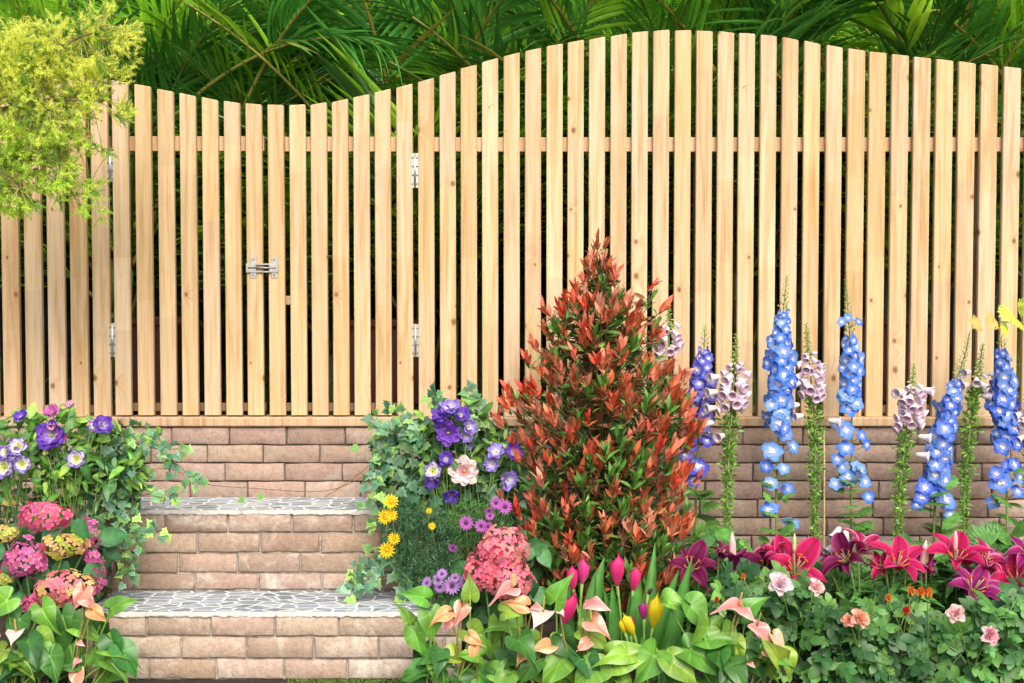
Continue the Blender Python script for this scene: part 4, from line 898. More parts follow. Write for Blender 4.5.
lisi('lisianthus in the middle with violet and lilac flowers and one cream flower', [('violet2', 441, 414, 22, (-.3, -.7, .7)), ('lilac', 450, 407, 22, (0, -.6, .9)), ('violet', 460, 414, 22, (.3, -.8, .7)), ('open', 448, 433, 24, (0, -1, .1)), ('lilac', 470, 427, 18, (.7, -.8, .2)), ('lilac', 467, 436, 15, (.3, -.9, -.2)), ('violet', 446, 459, 18, (0, -.9, .4)), ('white', 433, 471, 18, C_), ('violet', 432, 482, 17, (0, -.8, -.4)), ('cream', 464, 471, 27, (0, -1, .2)), ('violet', 451, 495, 20, (.1, -.7, -.5)),
      ('lilac', 496, 451, 19, (-.2, -.8, .6)), ('lilac', 492, 464, 17, (-.2, -1, 0)), ('violet2', 514, 452, 19, (.4, -.9, .4)), ('lilac', 509, 480, 20, (.5, -.8, -.2)), ('violet', 440, 420, 18, (-.5, -.8, .2)), ('lilac', 470, 447, 8, (.2, -.7, -.7))],
     [(455, 450, 50, 40), (500, 465, 32, 36), (465, 415, 26, 14)], 4.08, P(470, 640, 4.1), 300, .05)

# fine dark bushy marguerites
def daisies(name, label, cat, tm, flw, ells, Y0, root, nfol, ftone):
    t = thing(name, label, cat, root); g = G(); gs = G()
    for (px, py, d, ax) in flw:
        p = P(px, py, Y0-.09); s = d*.5*Y0/FP; a = nrm(ax); G().add(random.choice(tm), oz(a)*s, p).build('flower', M_petal, t); gs.add(tube(arc(root, p, 8, R(-.03, .03), (1, 0, 0)), .0012, 4, (.12, .22, .06)))
    for _ in range(nfol):
        px, py, r = ptin(ells); p = P(px, py, Y0+R(-.09, .08)); d = nrm(UP+rv(.9))
        for k in range(5): g.add(L_narrow[k % 3], oy(nrm(d+rv(.6)), rv(1))*R(.012, .026), p+rv(.006), np.array(ftone)*R(.6, 1.6))
    stems(gs, root, ells, Y0, 30, .0016); gs.build('stem', M_stem, t); g.build('foliage', M_leaf, t)
YEL = [daisy((.85, .6, .01), (.8, .45, .01), 14) for _ in range(2)]; PUR = [daisy((.5, .13, .5), (.1, .03, .15), 15) for _ in range(2)]; PUL = [daisy((.52, .27, .66), (.12, .05, .2), 15) for _ in range(2)]
daisies('marguerite', 'yellow marguerite daisies hanging beside the right end of the steps', 'daisy', YEL, [(391, 502, 16, (.2, -.9, .4)), (385, 517, 16, (-.3, -.9, .3)), (391, 515, 14, (.3, -.9, .5)), (394, 539, 13, C_), (387, 550, 17, (0, -1, .1)), (432, 526, 8, (.2, -.9, .5)), (429, 511, 7, (-.2, -.8, .5))], [(425, 545, 34, 40), (400, 530, 18, 30), (440, 575, 26, 25), (405, 565, 12, 22)], 4.0, P(425, 640, 4.02), 1500, (.05, .14, .06))
daisies('osteospermum', 'bright purple daisies just above the coral hydrangea', 'daisy', PUR, [(496, 503, 13, C_), (505, 507, 15, (.2, -1, .3)), (466, 523, 15, C_), (481, 526, 14, (.2, -1, .5)), (488, 527, 11, (.3, -1, 0)), (453, 548, 10, (-.2, -.8, -.2)), (490, 516, 10, (0, -.8, .6)), (489, 511, 9, (0, -.8, -.3))], [(480, 525, 32, 25)], 4.0, P(480, 640, 4.02), 300, (.07, .2, .05))
daisies('osteospermum', 'pale lilac daisies above the anthurium leaves, left of the coral hydrangea', 'daisy', PUL, [(442, 574, 12, (-.1, -.8, .7)), (452, 586, 18, C_), (466, 582, 16, (.4, -1, .2)), (427, 583, 13, (-.5, -.7, .4)), (440, 587, 13, (-.3, -1, 0)), (455, 578, 11, (0, -1, .8)), (438, 580, 13, (-.4, -1, .4))], [(445, 592, 28, 16)], 3.9, P(445, 670, 3.92), 300, (.06, .16, .05))

# ================================================================== ANTHURIUMS
LG = [heart(c, e, W, f, b, .03, True, 7, 52, vk, i) for i, (c, e, W, f, b, vk) in enumerate([((.13, .33, .04), (.11, .29, .04), .8, .55, .6, 1.3), ((.2, .4, .05), (.15, .34, .045), .82, .8, .8, 1.3), ((.05, .19, .04), (.045, .17, .035), .75, .35, .4, 1.4), ((.27, .42, .05), (.2, .36, .05), .9, .65, .9, 1.2), ((.035, .13, .03), (.03, .11, .028), .8, .5, .5, 1.4)])]
LGV = [[heart(c, e, W*R(.92, 1.08), f*R(.6, 1.3), b*R(.5, 1.4), R(.03, .09), True, 7, 52, vk*1.1, 40+i*4+v, R(0, .5), R(-.5, .5)) for v in range(4)] for i, (c, e, W, f, b, vk) in enumerate([((.13, .33, .04), (.11, .29, .04), .8, .55, .6, 1.3), ((.2, .4, .05), (.15, .34, .045), .82, .8, .8, 1.3), ((.06, .2, .035), (.05, .18, .03), .75, .35, .4, 1.4), ((.27, .42, .05), (.2, .36, .05), .9, .65, .9, 1.2), ((.04, .14, .03), (.035, .12, .028), .8, .5, .5, 1.4)])]
SP = {'peach': heart((.84, .3, .2), (.85, .46, .36), .9, .5, .6, .08, True, 6, 52, 1.08, 11, .5, .5), 'white': heart((.84, .66, .58), (.84, .58, .52), .95, .35, .4, .05, True, 6, 52, 1.03, 12), 'pinkgreen': heart((.8, .42, .34), (.45, .5, .1), .85, .3, .4, .06, True, 6, 52, 1.1, 13),
      'orange': heart((.8, .34, .14), (.75, .45, .2), .8, .4, .6, .08, True, 6, 52, 1.1, 14, .8, .8), 'pink': heart((.84, .24, .22), (.87, .5, .46), .85, .4, .8, .08, True, 6, 52, 1.08, 15, .7, -.7)}
def anthurium(label, Y, root, flowers, leaves):
    """flowers: kind, px, py (base of the spathe), size px, direction of tip, normal, spadix colour; leaves the same"""
    t = thing('anthurium', label, 'anthurium', root, 'anthuriums in the foreground')
    for (kind, px, py, s, d, nn, spc) in flowers:
        p = P(px, py, Y-.05); k = s*.8*Y/FP/1.15; M = oy(d, nn); o = G().add(SP[kind], M*k, p).build('spathe', M_wax, t)
        if spc is not None: G().add(SPADIX, oz(nrm(M[:, 2]*.8+M[:, 1]*.1+UP*.7))*k*.68, p+M[:, 2]*k*.02, spc).build('spadix', M_wax, o)
        g = G(); g.add(tube(arc(np.asarray(root)+rv(.02), p, 9, R(-.03, .03), (1, 0, 0)), .0028, 6, (.22, .2, .05))); g.build('stem', M_stem, t)
    for (i, px, py, s, d, nn) in leaves:
        p = P(px, py, Y+R(-.06, .06)); k = s*Y/FP/1.25*.88; M = oy(d, nn); M = M*k; M[:, 0] *= R(.95, 1.1)
        G().add(random.choice(LGV[i]), M, p, np.array([R(.85, 1.15)]*3)*np.array([R(.85, 1.2), 1, 1])).build('leaf', M_gloss, t)
        g = G(); g.add(tube(arc(np.asarray(root)+rv(.025), p, 9, R(-.03, .03), (1, 0, 0)), .003, 6, (.16, .28, .05))); g.build('stem', M_stem, t)
def autol(n, ells, s0, s1, seed, idx=(0, 1, 2, 3)):
    rr = random.Random(seed); o = []
    for _ in range(n):
        e = rr.choice(ells); px = e[0]+e[2]*rr.uniform(-1, 1); py = e[1]+e[3]*rr.uniform(-1, 1); a = rr.uniform(-1, 1)
        o.append((rr.choice(idx), px, py, rr.uniform(s0, s1), (a, rr.uniform(-.9, .1), rr.uniform(-.7, .35)), (rr.uniform(-.7, .7), rr.uniform(-.8, -.1), rr.uniform(.4, 1))))
    return o
SO = (.8, .35, .15); SY = (.75, .65, .15); SG = (.4, .45, .08)
anthurium('anthurium at the lower left with a pale pink spathe', 3.5, P(20, 700, 3.5), [('white', 16, 632, 28, (.1, -.8, -.1), (0, -.35, .9), SO), ('pink', -6, 636, 20, (.3, -.6, -.4), (.2, -.7, .6), None)],
    [(0, 42, 608, 44, (.5, -.3, -.8), (-.2, -.8, .6)), (1, 8, 600, 46, (-.7, -.3, -.5), (.3, -.8, .6)), (3, 38, 638, 44, (.75, -.3, -.6), (.1, -.8, .6)), (3, 14, 660, 34, (.9, -.4, -.1), (0, -.4, .9)), (3, 5, 650, 34, (-.4, -.5, -.6), (.2, -.7, .7)), (1, 28, 672, 52, (.7, -.3, -.5), (0, -.7, .7)), (0, 2, 672, 40, (-.4, -.4, -.6), (.2, -.7, .6)), (2, 50, 655, 46, (.3, -.3, -.8), (.2, -.8, .5)), (2, 20, 618, 46, (-.3, -.3, -.8), (.2, -.8, .5))]+autol(11, [(20, 655, 40, 20)], 36, 50, 3, (2, 4, 0)))
anthurium('anthurium beside the lowest step with coral spathes on tall stalks', 3.58, P(75, 705, 3.58), [('peach', 84, 590, 30, (-.35, -.4, -.7), (.2, -.8, .4), SO), ('pink', 84, 597, 26, (.7, -.4, -.4), (-.2, -.7, .6), None), ('orange', 92, 610, 28, (.6, -.2, -.5), (-.4, -.6, .4), SY), ('pink', 78, 642, 12, (.6, -.5, .1), (0, -.6, .8), None), ('pink', 78, 660, 13, (-.3, -.6, -.3), (0, -.8, .6), None), ('peach', 77, 672, 26, (.1, -.5, -.7), (0, -.9, .35), None)],
    [(0, 112, 608, 38, (.75, -.2, .45), (-.3, -.8, .5)), (1, 78, 628, 44, (.9, -.3, -.1), (0, -.5, .85)), (1, 110, 650, 44, (.85, -.35, .0), (-.1, -.5, .8)), (4, 112, 640, 46, (.4, -.2, -.8), (-.2, -.9, .2)), (0, 92, 655, 38, (.7, -.4, -.3), (-.3, -.6, .7)), (2, 122, 650, 48, (.5, -.2, -.7), (.4, -.8, .4)), (2, 62, 615, 52, (.2, -.2, -.9), (.3, -.9, .3)), (2, 84, 620, 44, (-.3, -.2, -.8), (-.3, -.9, .2)), (2, 70, 645, 60, (-.5, -.3, -.8), (.5, -.8, .3)), (4, 100, 625, 52, (.2, -.1, -.9), (-.3, -.9, .2))]+autol(6, [(90, 668, 25, 14)], 34, 46, 5, (2, 4, 0)))
anthurium('anthurium right of the steps with a peach spathe and broad bright leaves', 3.56, P(455, 712, 3.56), [('peach', 462, 607, 28, (-.2, -.5, -.75), (.3, -.9, .25), SG), ('orange', 448, 612, 30, (-.7, -.3, -.2), (-.1, -.6, .7), None), ('orange', 474, 648, 20, (-.2, -.4, -.7), (.1, -.9, .3), None), ('orange', 470, 636, 24, (.6, -.3, -.4), (-.2, -.8, .3), None), ('pink', 450, 620, 18, (-.3, -.3, -.8), (.3, -.9, .3), None)],
    [(0, 424, 598, 36, (-.7, -.3, .35), (.3, -.8, .5)), (0, 430, 614, 44, (.1, -.3, -.9), (.2, -.9, .4)), (1, 410, 622, 30, (-.3, -.2, .9), (.5, -.8, .3)), (1, 470, 596, 32, (0, -.1, .95), (.2, -.95, .2)), (0, 415, 632, 42, (.3, -.3, -.8), (-.4, -.8, .4)), (3, 470, 632, 40, (.7, -.4, -.4), (-.2, -.7, .7)), (1, 488, 640, 40, (.4, -.3, -.8), (.1, -.85, .5)), (4, 425, 650, 46, (.1, -.2, -.8), (.3, -.9, .2)), (1, 422, 668, 32, (-.7, -.4, .1), (.1, -.6, .8)), (3, 455, 655, 34, (-.75, -.4, .1), (.1, -.6, .8)), (3, 432, 664, 20, (.1, -.5, -.6), (0, -.8, .6)), (0, 478, 672, 50, (.6, -.4, -.4), (-.1, -.7, .7))]+autol(9, [(450, 660, 32, 20)], 34, 48, 7, (2, 4, 0)))
anthurium('anthurium in front of the coral hydrangea with one large pink spathe', 3.5, P(530, 715, 3.5), [('pink', 512, 588, 34, (-.85, -.4, -.1), (.1, -.5, .85), SY), ('orange', 525, 605, 32, (-.9, -.2, .3), (.1, -.8, .5), None), ('pink', 533, 606, 18, (.3, -.6, .3), (0, -.7, .7), None), ('white', 543, 612, 36, (-.3, -.75, -.15), (.1, -.35, .9), SG), ('orange', 550, 645, 32, (-.8, -.4, .1), (0, -.5, .85), None), ('orange', 524, 652, 22, (-.3, -.5, -.3), (.1, -.7, .7), None)],
    [(0, 520, 628, 50, (-.6, -.4, .3), (.1, -.6, .8)), (3, 505, 612, 34, (.7, -.3, .3), (-.2, -.7, .6)), (1, 498, 622, 36, (-.1, -.3, -.9), (.2, -.9, .3)), (0, 556, 600, 44, (.3, -.2, .8), (-.4, -.8, .4)), (1, 530, 640, 40, (.4, -.4, -.6), (-.2, -.8, .6)), (0, 562, 660, 52, (-.5, -.4, -.5), (.2, -.7, .7)), (1, 510, 672, 50, (-.4, -.5, -.4), (0, -.7, .75)), (0, 540, 672, 44, (-.6, -.4, .3), (.1, -.6, .8)), (3, 558, 638, 26, (-.2, -.4, -.7), (0, -.8, .6))]+autol(10, [(530, 660, 36, 22)], 36, 50, 9, (2, 4, 0, 1)))
anthurium('anthurium with two stacked salmon spathes left of the yellow callas', 3.48, P(598, 715, 3.48), [('pink', 589, 603, 30, (.6, -.5, .2), (-.1, -.6, .8), None), ('peach', 592, 622, 34, (.5, -.55, -.2), (-.2, -.7, .7), SY), ('peach', 588, 642, 22, (-.6, -.4, -.2), (0, -.7, .7), None), ('white', 560, 612, 12, (.3, -.7, 0), (0, -.6, .8), None)],
    [(3, 584, 632, 46, (.85, -.35, -.25), (-.1, -.6, .8)), (1, 618, 660, 62, (.8, -.35, .5), (.1, -.7, .65)), (3, 592, 672, 56, (.9, -.35, -.1), (0, -.6, .8)), (3, 565, 668, 26, (.5, -.5, -.2), (0, -.6, .8)), (2, 590, 650, 44, (-.5, -.4, -.5), (.2, -.8, .5)), (0, 575, 640, 40, (.1, -.3, -.8), (.4, -.8, .4)), (1, 575, 655, 40, (-.7, -.4, -.3), (.1, -.7, .7))]+autol(9, [(600, 665, 36, 20)], 38, 54, 10, (2, 4, 0, 1)))
anthurium('large-leaved anthurium with folded pink spathes left of the rose bushes', 3.46, P(730, 715, 3.46), [('pink', 738, 606, 34, (-.85, -.4, .25), (0, -.6, .8), SO), ('pink', 742, 610, 22, (.6, -.6, -.1), (0, -.6, .8), SO), ('pink', 757, 626, 34, (.7, -.4, -.45), (.2, -.6, .75), SG), ('pinkgreen', 775, 636, 28, (.5, -.4, -.6), (.3, -.6, .6), None), ('peach', 766, 652, 16, (.5, -.4, -.4), (.1, -.7, .6), None), ('pink', 748, 662, 14, (.3, -.7, .2), (0, -.5, .8), SO)],
    [(0, 745, 612, 42, (.7, -.2, .65), (-.5, -.8, .3)), (0, 708, 626, 62, (-.25, -.3, -.85), (.5, -.8, .3)), (0, 690, 606, 54, (.6, -.3, -.65), (.5, -.75, .45)), (1, 668, 603, 40, (.85, -.4, -.1), (0, -.6, .8)), (0, 722, 632, 50, (.2, -.3, -.8), (-.3, -.85, .4)), (3, 735, 642, 36, (.2, -.4, -.8), (-.2, -.8, .5)), (0, 690, 650, 60, (.8, -.4, -.35), (-.1, -.6, .8)), (1, 672, 662, 56, (.75, -.4, -.5), (.2, -.7, .65)), (0, 705, 640, 50, (.85, -.3, .2), (0, -.55, .8)), (3, 778, 662, 44, (-.2, -.4, .6), (.3, -.8, .4)), (1, 762, 655, 42, (.3, -.4, -.7), (-.4, -.8, .4)), (3, 785, 655, 34, (.4, -.4, -.6), (.2, -.8, .5)), (0, 655, 655, 54, (-.5, -.4, -.6), (.2, -.8, .6))]+autol(12, [(700, 665, 60, 20), (745, 668, 30, 14)], 40, 58, 12, (2, 4, 0)))

# ================================================================== CALLAS
CA = {'pink': calla((.78, .04, .22), (.7, .12, .2)), 'magenta': calla((.75, .06, .3), (.7, .2, .3)), 'yellow': calla((.85, .68, .02), (.55, .6, .05)), 'dark': calla((.12, .015, .09), (.1, .05, .06)), 'plum': calla((.4, .03, .22), (.3, .1, .15))}
def callalily(label, Y, root, fl, leaves):
    t = thing('calla_lily', label, 'calla', root, 'calla lilies in the foreground')
    for (kind, px, py, h, lean, roll) in fl:             # py = base of the flower
        p = P(px, py, Y); s = h*Y/FP/1.12; G().add(CA[kind], oz(nrm((lean, -.15, 1)), roll)*s, p).build('flower', M_wax, t)
        g = G(); g.add(tube(arc(np.asarray(root)+rv(.015), p+np.array([0, 0, .006]), 9, R(-.02, .02), (1, 0, 0)), [.0045]*8+[.006], 7, (.16, .3, .06))); g.build('stem', M_stem, t)
    for (px, py, tx, ty, w) in leaves:                   # base -> tip
        a = P(px, py, Y+R(0, .05)); b = P(tx, ty, Y+R(-.03, .04)); L = np.linalg.norm(b-a); M = oy(b-a, (R(-.5, .5), -1, .2))*L; M[:, 0] *= w
        G().add(leaf(.5, 10, .35, R(.02, .2), .4, c=(.07, .22, .04), vein=1.3, wave=.04), M, a).build('leaf', M_gloss, t)
callalily('two deep pink calla lilies nestled together, leftmost', 3.72, P(578, 700, 3.72), [('pink', 573, 590, 28, -.05, pi), ('magenta', 582, 584, 30, .1, pi-.5), ('pink', 564, 625, 38, .25, pi+.3)], [(580, 690, 600, 560, .35), (570, 690, 566, 590, .4), (585, 690, 590, 575, .35)])
callalily('tall deep pink calla lily in the centre of the trio', 3.74, P(618, 700, 3.74), [('pink', 617, 586, 36, 0, pi+.2)], [(622, 690, 612, 586, .3), (625, 690, 632, 586, .3), (618, 690, 606, 590, .32), (628, 690, 640, 575, .3)])
callalily('deep pink calla lily leaning right, the right one of the pink callas', 3.74, P(632, 700, 3.74), [('pink', 633, 591, 28, .15, pi-.2), ('dark', 648, 596, 10, .4, pi)], [(640, 690, 655, 548, .22), (645, 690, 668, 590, .3), (640, 690, 676, 572, .3), (660, 700, 690, 560, .25)])
callalily('yellow calla lily with a plum coloured inner bloom', 3.62, P(652, 705, 3.62), [('yellow', 653, 628, 38, .12, pi-.3), ('plum', 644, 620, 22, -.1, pi+.3), ('yellow', 634, 636, 28, -.45, pi), ('plum', 630, 632, 18, .1, pi), ('yellow', 654, 660, 18, 0, pi), ('yellow', 625, 634, 18, -.3, pi)], [(650, 700, 640, 640, .4), (655, 700, 668, 640, .4), (660, 700, 690, 625, .4)])
callalily('nearly black calla lilies low among the anthurium leaves', 3.55, P(602, 705, 3.55), [('dark', 600, 655, 14, 0, pi)], [(605, 690, 612, 640, .4)])

# ================================================================== ORIENTAL LILIES
LM = G().add(stamens()).mesh('stamens', M_petal)
LC = {'red': ((.54, .01, .1), (.68, .1, .28)), 'mag': ((.4, .01, .1), (.72, .34, .48)), 'plum': ((.17, .008, .07), (.36, .06, .18)), 'purple': ((.32, .015, .16), (.6, .2, .4))}
def lilyplant(label, Y, root, fl, ell, buds=()):
    t = thing('oriental_lily', label, 'lily', root, 'oriental lilies in front of the brick wall'); gs = G(); g = G()
    fl = list(fl)+[(k_, x_+R(-16, 16), y_+R(-12, 6), d_*.8, (R(-.8, .8), -.5, R(.2, 1)), R(.7, 1)) for (k_, x_, y_, d_, _a, _o) in fl[:1]]
    for qi, (kind, px, py, d, ax, op) in enumerate(fl):
        p = P(px, py, Y-.05+(.07 if qi == len(fl)-1 else 0)); s = d*.56*Y/FP/1.0; a = nrm(np.array(nrm(ax))+(R(-.25, .25), .12, .3)); c, ce = LC[kind]; p0 = p-a*s*.35
        o = G().add(lily(c, ce, op), oz(a)*s, p0).build('flower', M_petal, t)
        if op > .55: inst(LM, 'stamens', o, oz(a), p0, s)
        gs.add(tube(arc(root, p0, 9, R(-.03, .03), (1, 0, 0)), .0035, 6, (.15, .25, .06)))
        gs.add(lathe([(.02, -.12), (.06, 0), (.1, .1)], 7, c=(.3, .4, .12)), oz(a)*s, p0)
    for (px, py, h, ln, c) in buds:
        p = P(px, py, Y-.05); G().add(BUD, oz(nrm((ln, -.1, 1)))*(h*Y/FP)*np.array([.5, .5, .92]), p, c).build('bud', M_wax, t); gs.add(tube(arc(root, p, 8), .003, 6, (.15, .25, .06)))
    for _ in range(46):
        px, py, r = ptin([ell]); p = P(px, py, Y+R(-.06, .06)); a = R(0, 6.28); g.add(random.choice(L_lance), oy(nrm((cos(a), sin(a)-.3, R(-.3, .5))), nrm(UP+rv(.3)))*R(.06, .11), p, np.array((.07, .22, .04))*R(.6, 1.5))
    gs.build('stem', M_stem, t); g.build('foliage', M_leaf, t)
PB = (.8, .5, .5); GB = (.6, .65, .3)
YL = 3.92
lilyplant('plum purple lily just right of the red-leaved bush', YL, P(688, 700, YL), [('plum', 691, 566, 54, (.1, -1, .5), 1)], (690, 610, 22, 30), [(700, 600, 18, .8, (.25, .02, .12))])
lilyplant('half open dark pink lily with a pale bud in its middle', YL, P(735, 700, YL), [('plum', 735, 566, 46, (0, -.35, 1), .45)], (735, 600, 22, 30), [(733, 566, 38, -.05, PB)])
lilyplant('purple lily partly behind the largest red lily', YL+.06, P(765, 700, YL+.06), [('plum', 764, 570, 54, (-.3, -1, .3), .9), ('mag', 773, 552, 36, (-.4, -.4, .9), .9)], (765, 610, 22, 30))
lilyplant('largest fully open crimson lily with yellow and orange stamens', YL-.05, P(798, 700, YL-.05), [('red', 797, 568, 70, (.05, -1, .45), 1)], (798, 615, 24, 28), [(794, 553, 22, 0, GB)])
lilyplant('crimson and purple lily right of the white bellflower', YL, P(860, 700, YL), [('plum', 845, 558, 50, (-.7, -.7, .5), 1), ('mag', 862, 549, 46, (.2, -.5, .9), .8)], (860, 600, 24, 30))
lilyplant('crimson lily with an orange throat, fourth from the right edge', YL-.03, P(898, 700, YL-.03), [('red', 899, 563, 60, (.1, -.8, .7), .9), ('red', 882, 566, 34, (-.6, -.8, .2), .9)], (895, 605, 24, 28))
lilyplant('pink budded lily with a green bud beside it', YL+.02, P(925, 700, YL+.02), [('purple', 921, 568, 40, (-.2, -.6, .6), .5)], (925, 605, 20, 28), [(926, 566, 26, -.02, (.5, .6, .12)), (921, 570, 34, .12, PB)])
lilyplant('crimson lily with a pale pink upright bud behind it', YL, P(960, 700, YL), [('red', 957, 557, 60, (0, -.7, .8), .85), ('mag', 985, 560, 42, (.4, -.7, .7), .9)], (958, 605, 24, 28), [(955, 552, 24, -.02, PB)])
lilyplant('wide open pinkish purple lily with a pale throat, lowest of the lilies', YL-.08, P(975, 700, YL-.08), [('purple', 975, 588, 68, (.05, -.9, .6), 1)], (975, 620, 20, 25))
lilyplant('crimson lily at the right edge of the picture', YL-.02, P(1015, 700, YL-.02), [('red', 1016, 578, 62, (-.1, -.9, .5), 1), ('purple', 1028, 552, 48, (-.3, -.8, .6), .9)], (1012, 615, 20, 28))
lilyplant('small purple lily left of the right-edge crimson lily', YL+.08, P(997, 700, YL+.08), [('purple', 997, 566, 44, (.2, -.7, .8), .8)], (997, 600, 18, 24))
# white bellflower
t = thing('bellflower', 'white bell shaped flowers left of the crimson and purple lily', 'bellflower', P(838, 700, 4.0)); gs = G()
for px, py, ax in ((840, 527, (-.6, -.3, -.8)), (846, 530, (-.2, -.5, -.8)), (836, 543, (-.7, -.3, -.6))):
    p = P(px, py, 3.98); inst(ME_bellw[0], 'bell', t, oz(-nrm(ax)), p, .045); gs.add(tube(arc(P(838, 700, 4.0), p, 7), .0016, 5, (.15, .28, .06)))
gs.build('stem', M_stem, t)

# ================================================================== ROSES
RS = {'white': rose((.82, .7, .72), (.75, .5, .58)), 'pink': rose((.8, .5, .55), (.72, .28, .36)), 'orange': rose((.85, .3, .05), (.8, .15, .03)), 'red': rose((.75, .06, .04), (.6, .03, .03)), 'peach': rose((.84, .45, .34), (.8, .35, .2)), 'lpink': rose((.85, .62, .6), (.8, .45, .45))}
def rosebush(label, Y, root, fl, ells, n, tones=((.06, .18, .045), (.045, .14, .04), (.09, .24, .05), (.03, .1, .03), (.12, .27, .05))):
    t = thing('rose_bush', label, 'rose bush', root, 'rose bushes at the front of the bed'); g = G(); gs = G()
    for (kind, px, py, d, ax, bud) in fl:
        p = P(px, py, Y-.17); s = d*.5*Y/FP; a = nrm(ax); M = oz(a)*s*(np.array([.45, .45, 1.6]) if bud else 1); G().add(RS[kind], M, p-a*s*.3).build('flower', M_petal, t)
        gs.add(tube(arc(root, p-a*s*.3, 9, R(-.05, .05), (1, 0, 0)), .0018, 5, (.16, .24, .06))); gs.add(lathe([(.02, -.45), (.2, -.3), (.3, -.05)], 7, c=(.15, .28, .07)), oz(a)*s, p-a*s*.3)
    mass(g, ells, Y, .13, L_rose, int(n*1.15), .082, list(tones), (0, -.7, .7), .5, .1)
    stems(gs, root, ells, Y, 26, .002, (.17, .2, .07)); gs.build('stem', M_stem, t); g.build('foliage', M_leaf, t)
rosebush('rose bush with two whitish roses under the largest crimson lily', 3.7, P(790, 720, 3.7), [('white', 780, 583, 22, (-.1, -.8, .6), 0), ('lpink', 817, 587, 17, (.4, -.8, .5), 0), ('orange', 743, 577, 11, (0, -.3, 1), 1), ('red', 717, 600, 9, (0, -.3, 1), 1)], [(800, 630, 44, 32), (770, 600, 40, 22), (820, 670, 40, 20), (735, 600, 20, 25)], 330)
rosebush('rose bush with a faded peach rose', 3.62, P(858, 720, 3.62), [('peach', 861, 618, 19, (.3, -.7, .5), 0), ('peach', 848, 620, 13, (-.5, -.7, .4), 0)], [(858, 655, 42, 28), (850, 625, 34, 20), (880, 690, 40, 20)], 300)
rosebush('rose bush with orange and red buds on long stalks', 3.68, P(908, 720, 3.68), [('orange', 888, 599, 13, (0, -.3, 1), 1), ('red', 906, 611, 14, (0, -.4, 1), 1), ('orange', 911, 592, 15, (-.1, -.3, 1), 1), ('orange', 920, 593, 17, (.1, -.5, 1), 1), ('orange', 928, 594, 16, (.2, -.3, 1), 1)], [(910, 645, 44, 34), (890, 620, 36, 18), (930, 680, 40, 20)], 320)
rosebush('rose bush with two double pink roses near the right edge', 3.64, P(975, 720, 3.64), [('lpink', 956, 613, 18, (-.2, -.8, .5), 0), ('pink', 991, 635, 18, (.3, -.9, .3), 0)], [(975, 650, 56, 32), (1000, 620, 34, 18), (960, 690, 50, 20)], 420, ((.07, .22, .05), (.05, .16, .04), (.1, .27, .05)))
rosebush('flowerless rose bush filling the lower right corner', 3.72, P(1030, 720, 3.72), [], [(1035, 640, 36, 45)], 170)

# ferny leaves filling the bed along the wall
g = G()
mass(g, [(700, 590, 40, 30), (760, 590, 50, 30), (840, 590, 60, 26), (920, 585, 60, 26), (1000, 575, 50, 30), (650, 600, 50, 40), (720, 550, 26, 14), (900, 550, 24, 12), (1000, 545, 30, 12), (955, 550, 20, 10)], 4.12, .08, L_cut, 560, .075, [(.08, .24, .045), (.06, .2, .04), (.12, .3, .06)], (0, -.6, .8), .4, .1)
mass(g, [(640, 620, 60, 40), (760, 640, 90, 40), (900, 650, 120, 36), (540, 630, 60, 36), (470, 620, 40, 40)], 4.0, .05, L_oval+L_lance, 900, .07, [(.03, .1, .03), (.045, .14, .035)], (0, -.6, .8), .5, .1)
tag(g.build('ground_cover', M_leaf), 'ferny green leaves covering the bed between the lilies and the wall', 'ground cover', kind='stuff')
g = G(); mass(g, [(30, 590, 60, 60), (70, 510, 40, 40), (0, 660, 60, 40), (90, 640, 24, 50)], 4.0, .05, L_oval, 420, .07, [(.03, .1, .03), (.045, .14, .035)], (0, -.6, .8), .5, .1)
tag(g.build('ground_cover', M_leaf), 'dark leaves behind the hydrangea and anthuriums left of the steps', 'ground cover', kind='stuff')

# ================================================================== YELLOW FEATHERY TREE, upper left
base = P(-170, 700, 3.75); tr = thing('feathery_tree', 'yellow-green feathery shrub tree hanging into the upper left corner', 'tree', base)
gb = G(); gn = G()
trunk = arc(base, P(-110, 120, 3.8), 12, .08, (1, 0, 0)); gb.add(tube(trunk, [.035-.0018*i for i in range(12)], 9, (.22, .16, .1)))
limbs = []
for (px, py) in ((60, 50), (100, 30), (90, 100), (50, 110), (60, 165), (20, 190), (20, 70), (90, 185), (30, 25), (-30, 130)):
    s = trunk[random.randrange(9, 12)]; pts = arc(s, P(px, py, 3.75+R(-.12, .12)), 12, R(.03, .1)); gb.add(tube(pts, [.009-.0006*i for i in range(12)], 6, (.24, .17, .11))); limbs.append(pts)
gb.build('trunk', M_bark, tr)
nee = T([(-.5, 0, 0), (.5, 0, 0), (.32, .6, 0), (0, 1, 0), (-.32, .6, 0)], [(0, 1, 2, 3, 4)], W1)
cl = [(25, 50, 28), (60, 42, 24), (92, 25, 16), (116, 40, 13), (106, 66, 14), (80, 75, 26), (40, 90, 32), (8, 105, 28), (88, 102, 18), (120, 110, 9), (60, 130, 28), (20, 145, 28), (55, 170, 22), (90, 145, 10), (12, 190, 22), (92, 190, 10), (86, 206, 8), (60, 190, 14), (28, 205, 10), (-20, 60, 40), (-20, 150, 40), (100, 12, 8), (128, 34, 9), (134, 62, 5), (124, 82, 7), (112, 12, 5), (105, 150, 6), (100, 215, 5), (10, 60, 25), (50, 60, 20)]
wts = [c[2]**2 for c in cl]
LP = np.concatenate([np.array(l[4:]) for l in limbs])
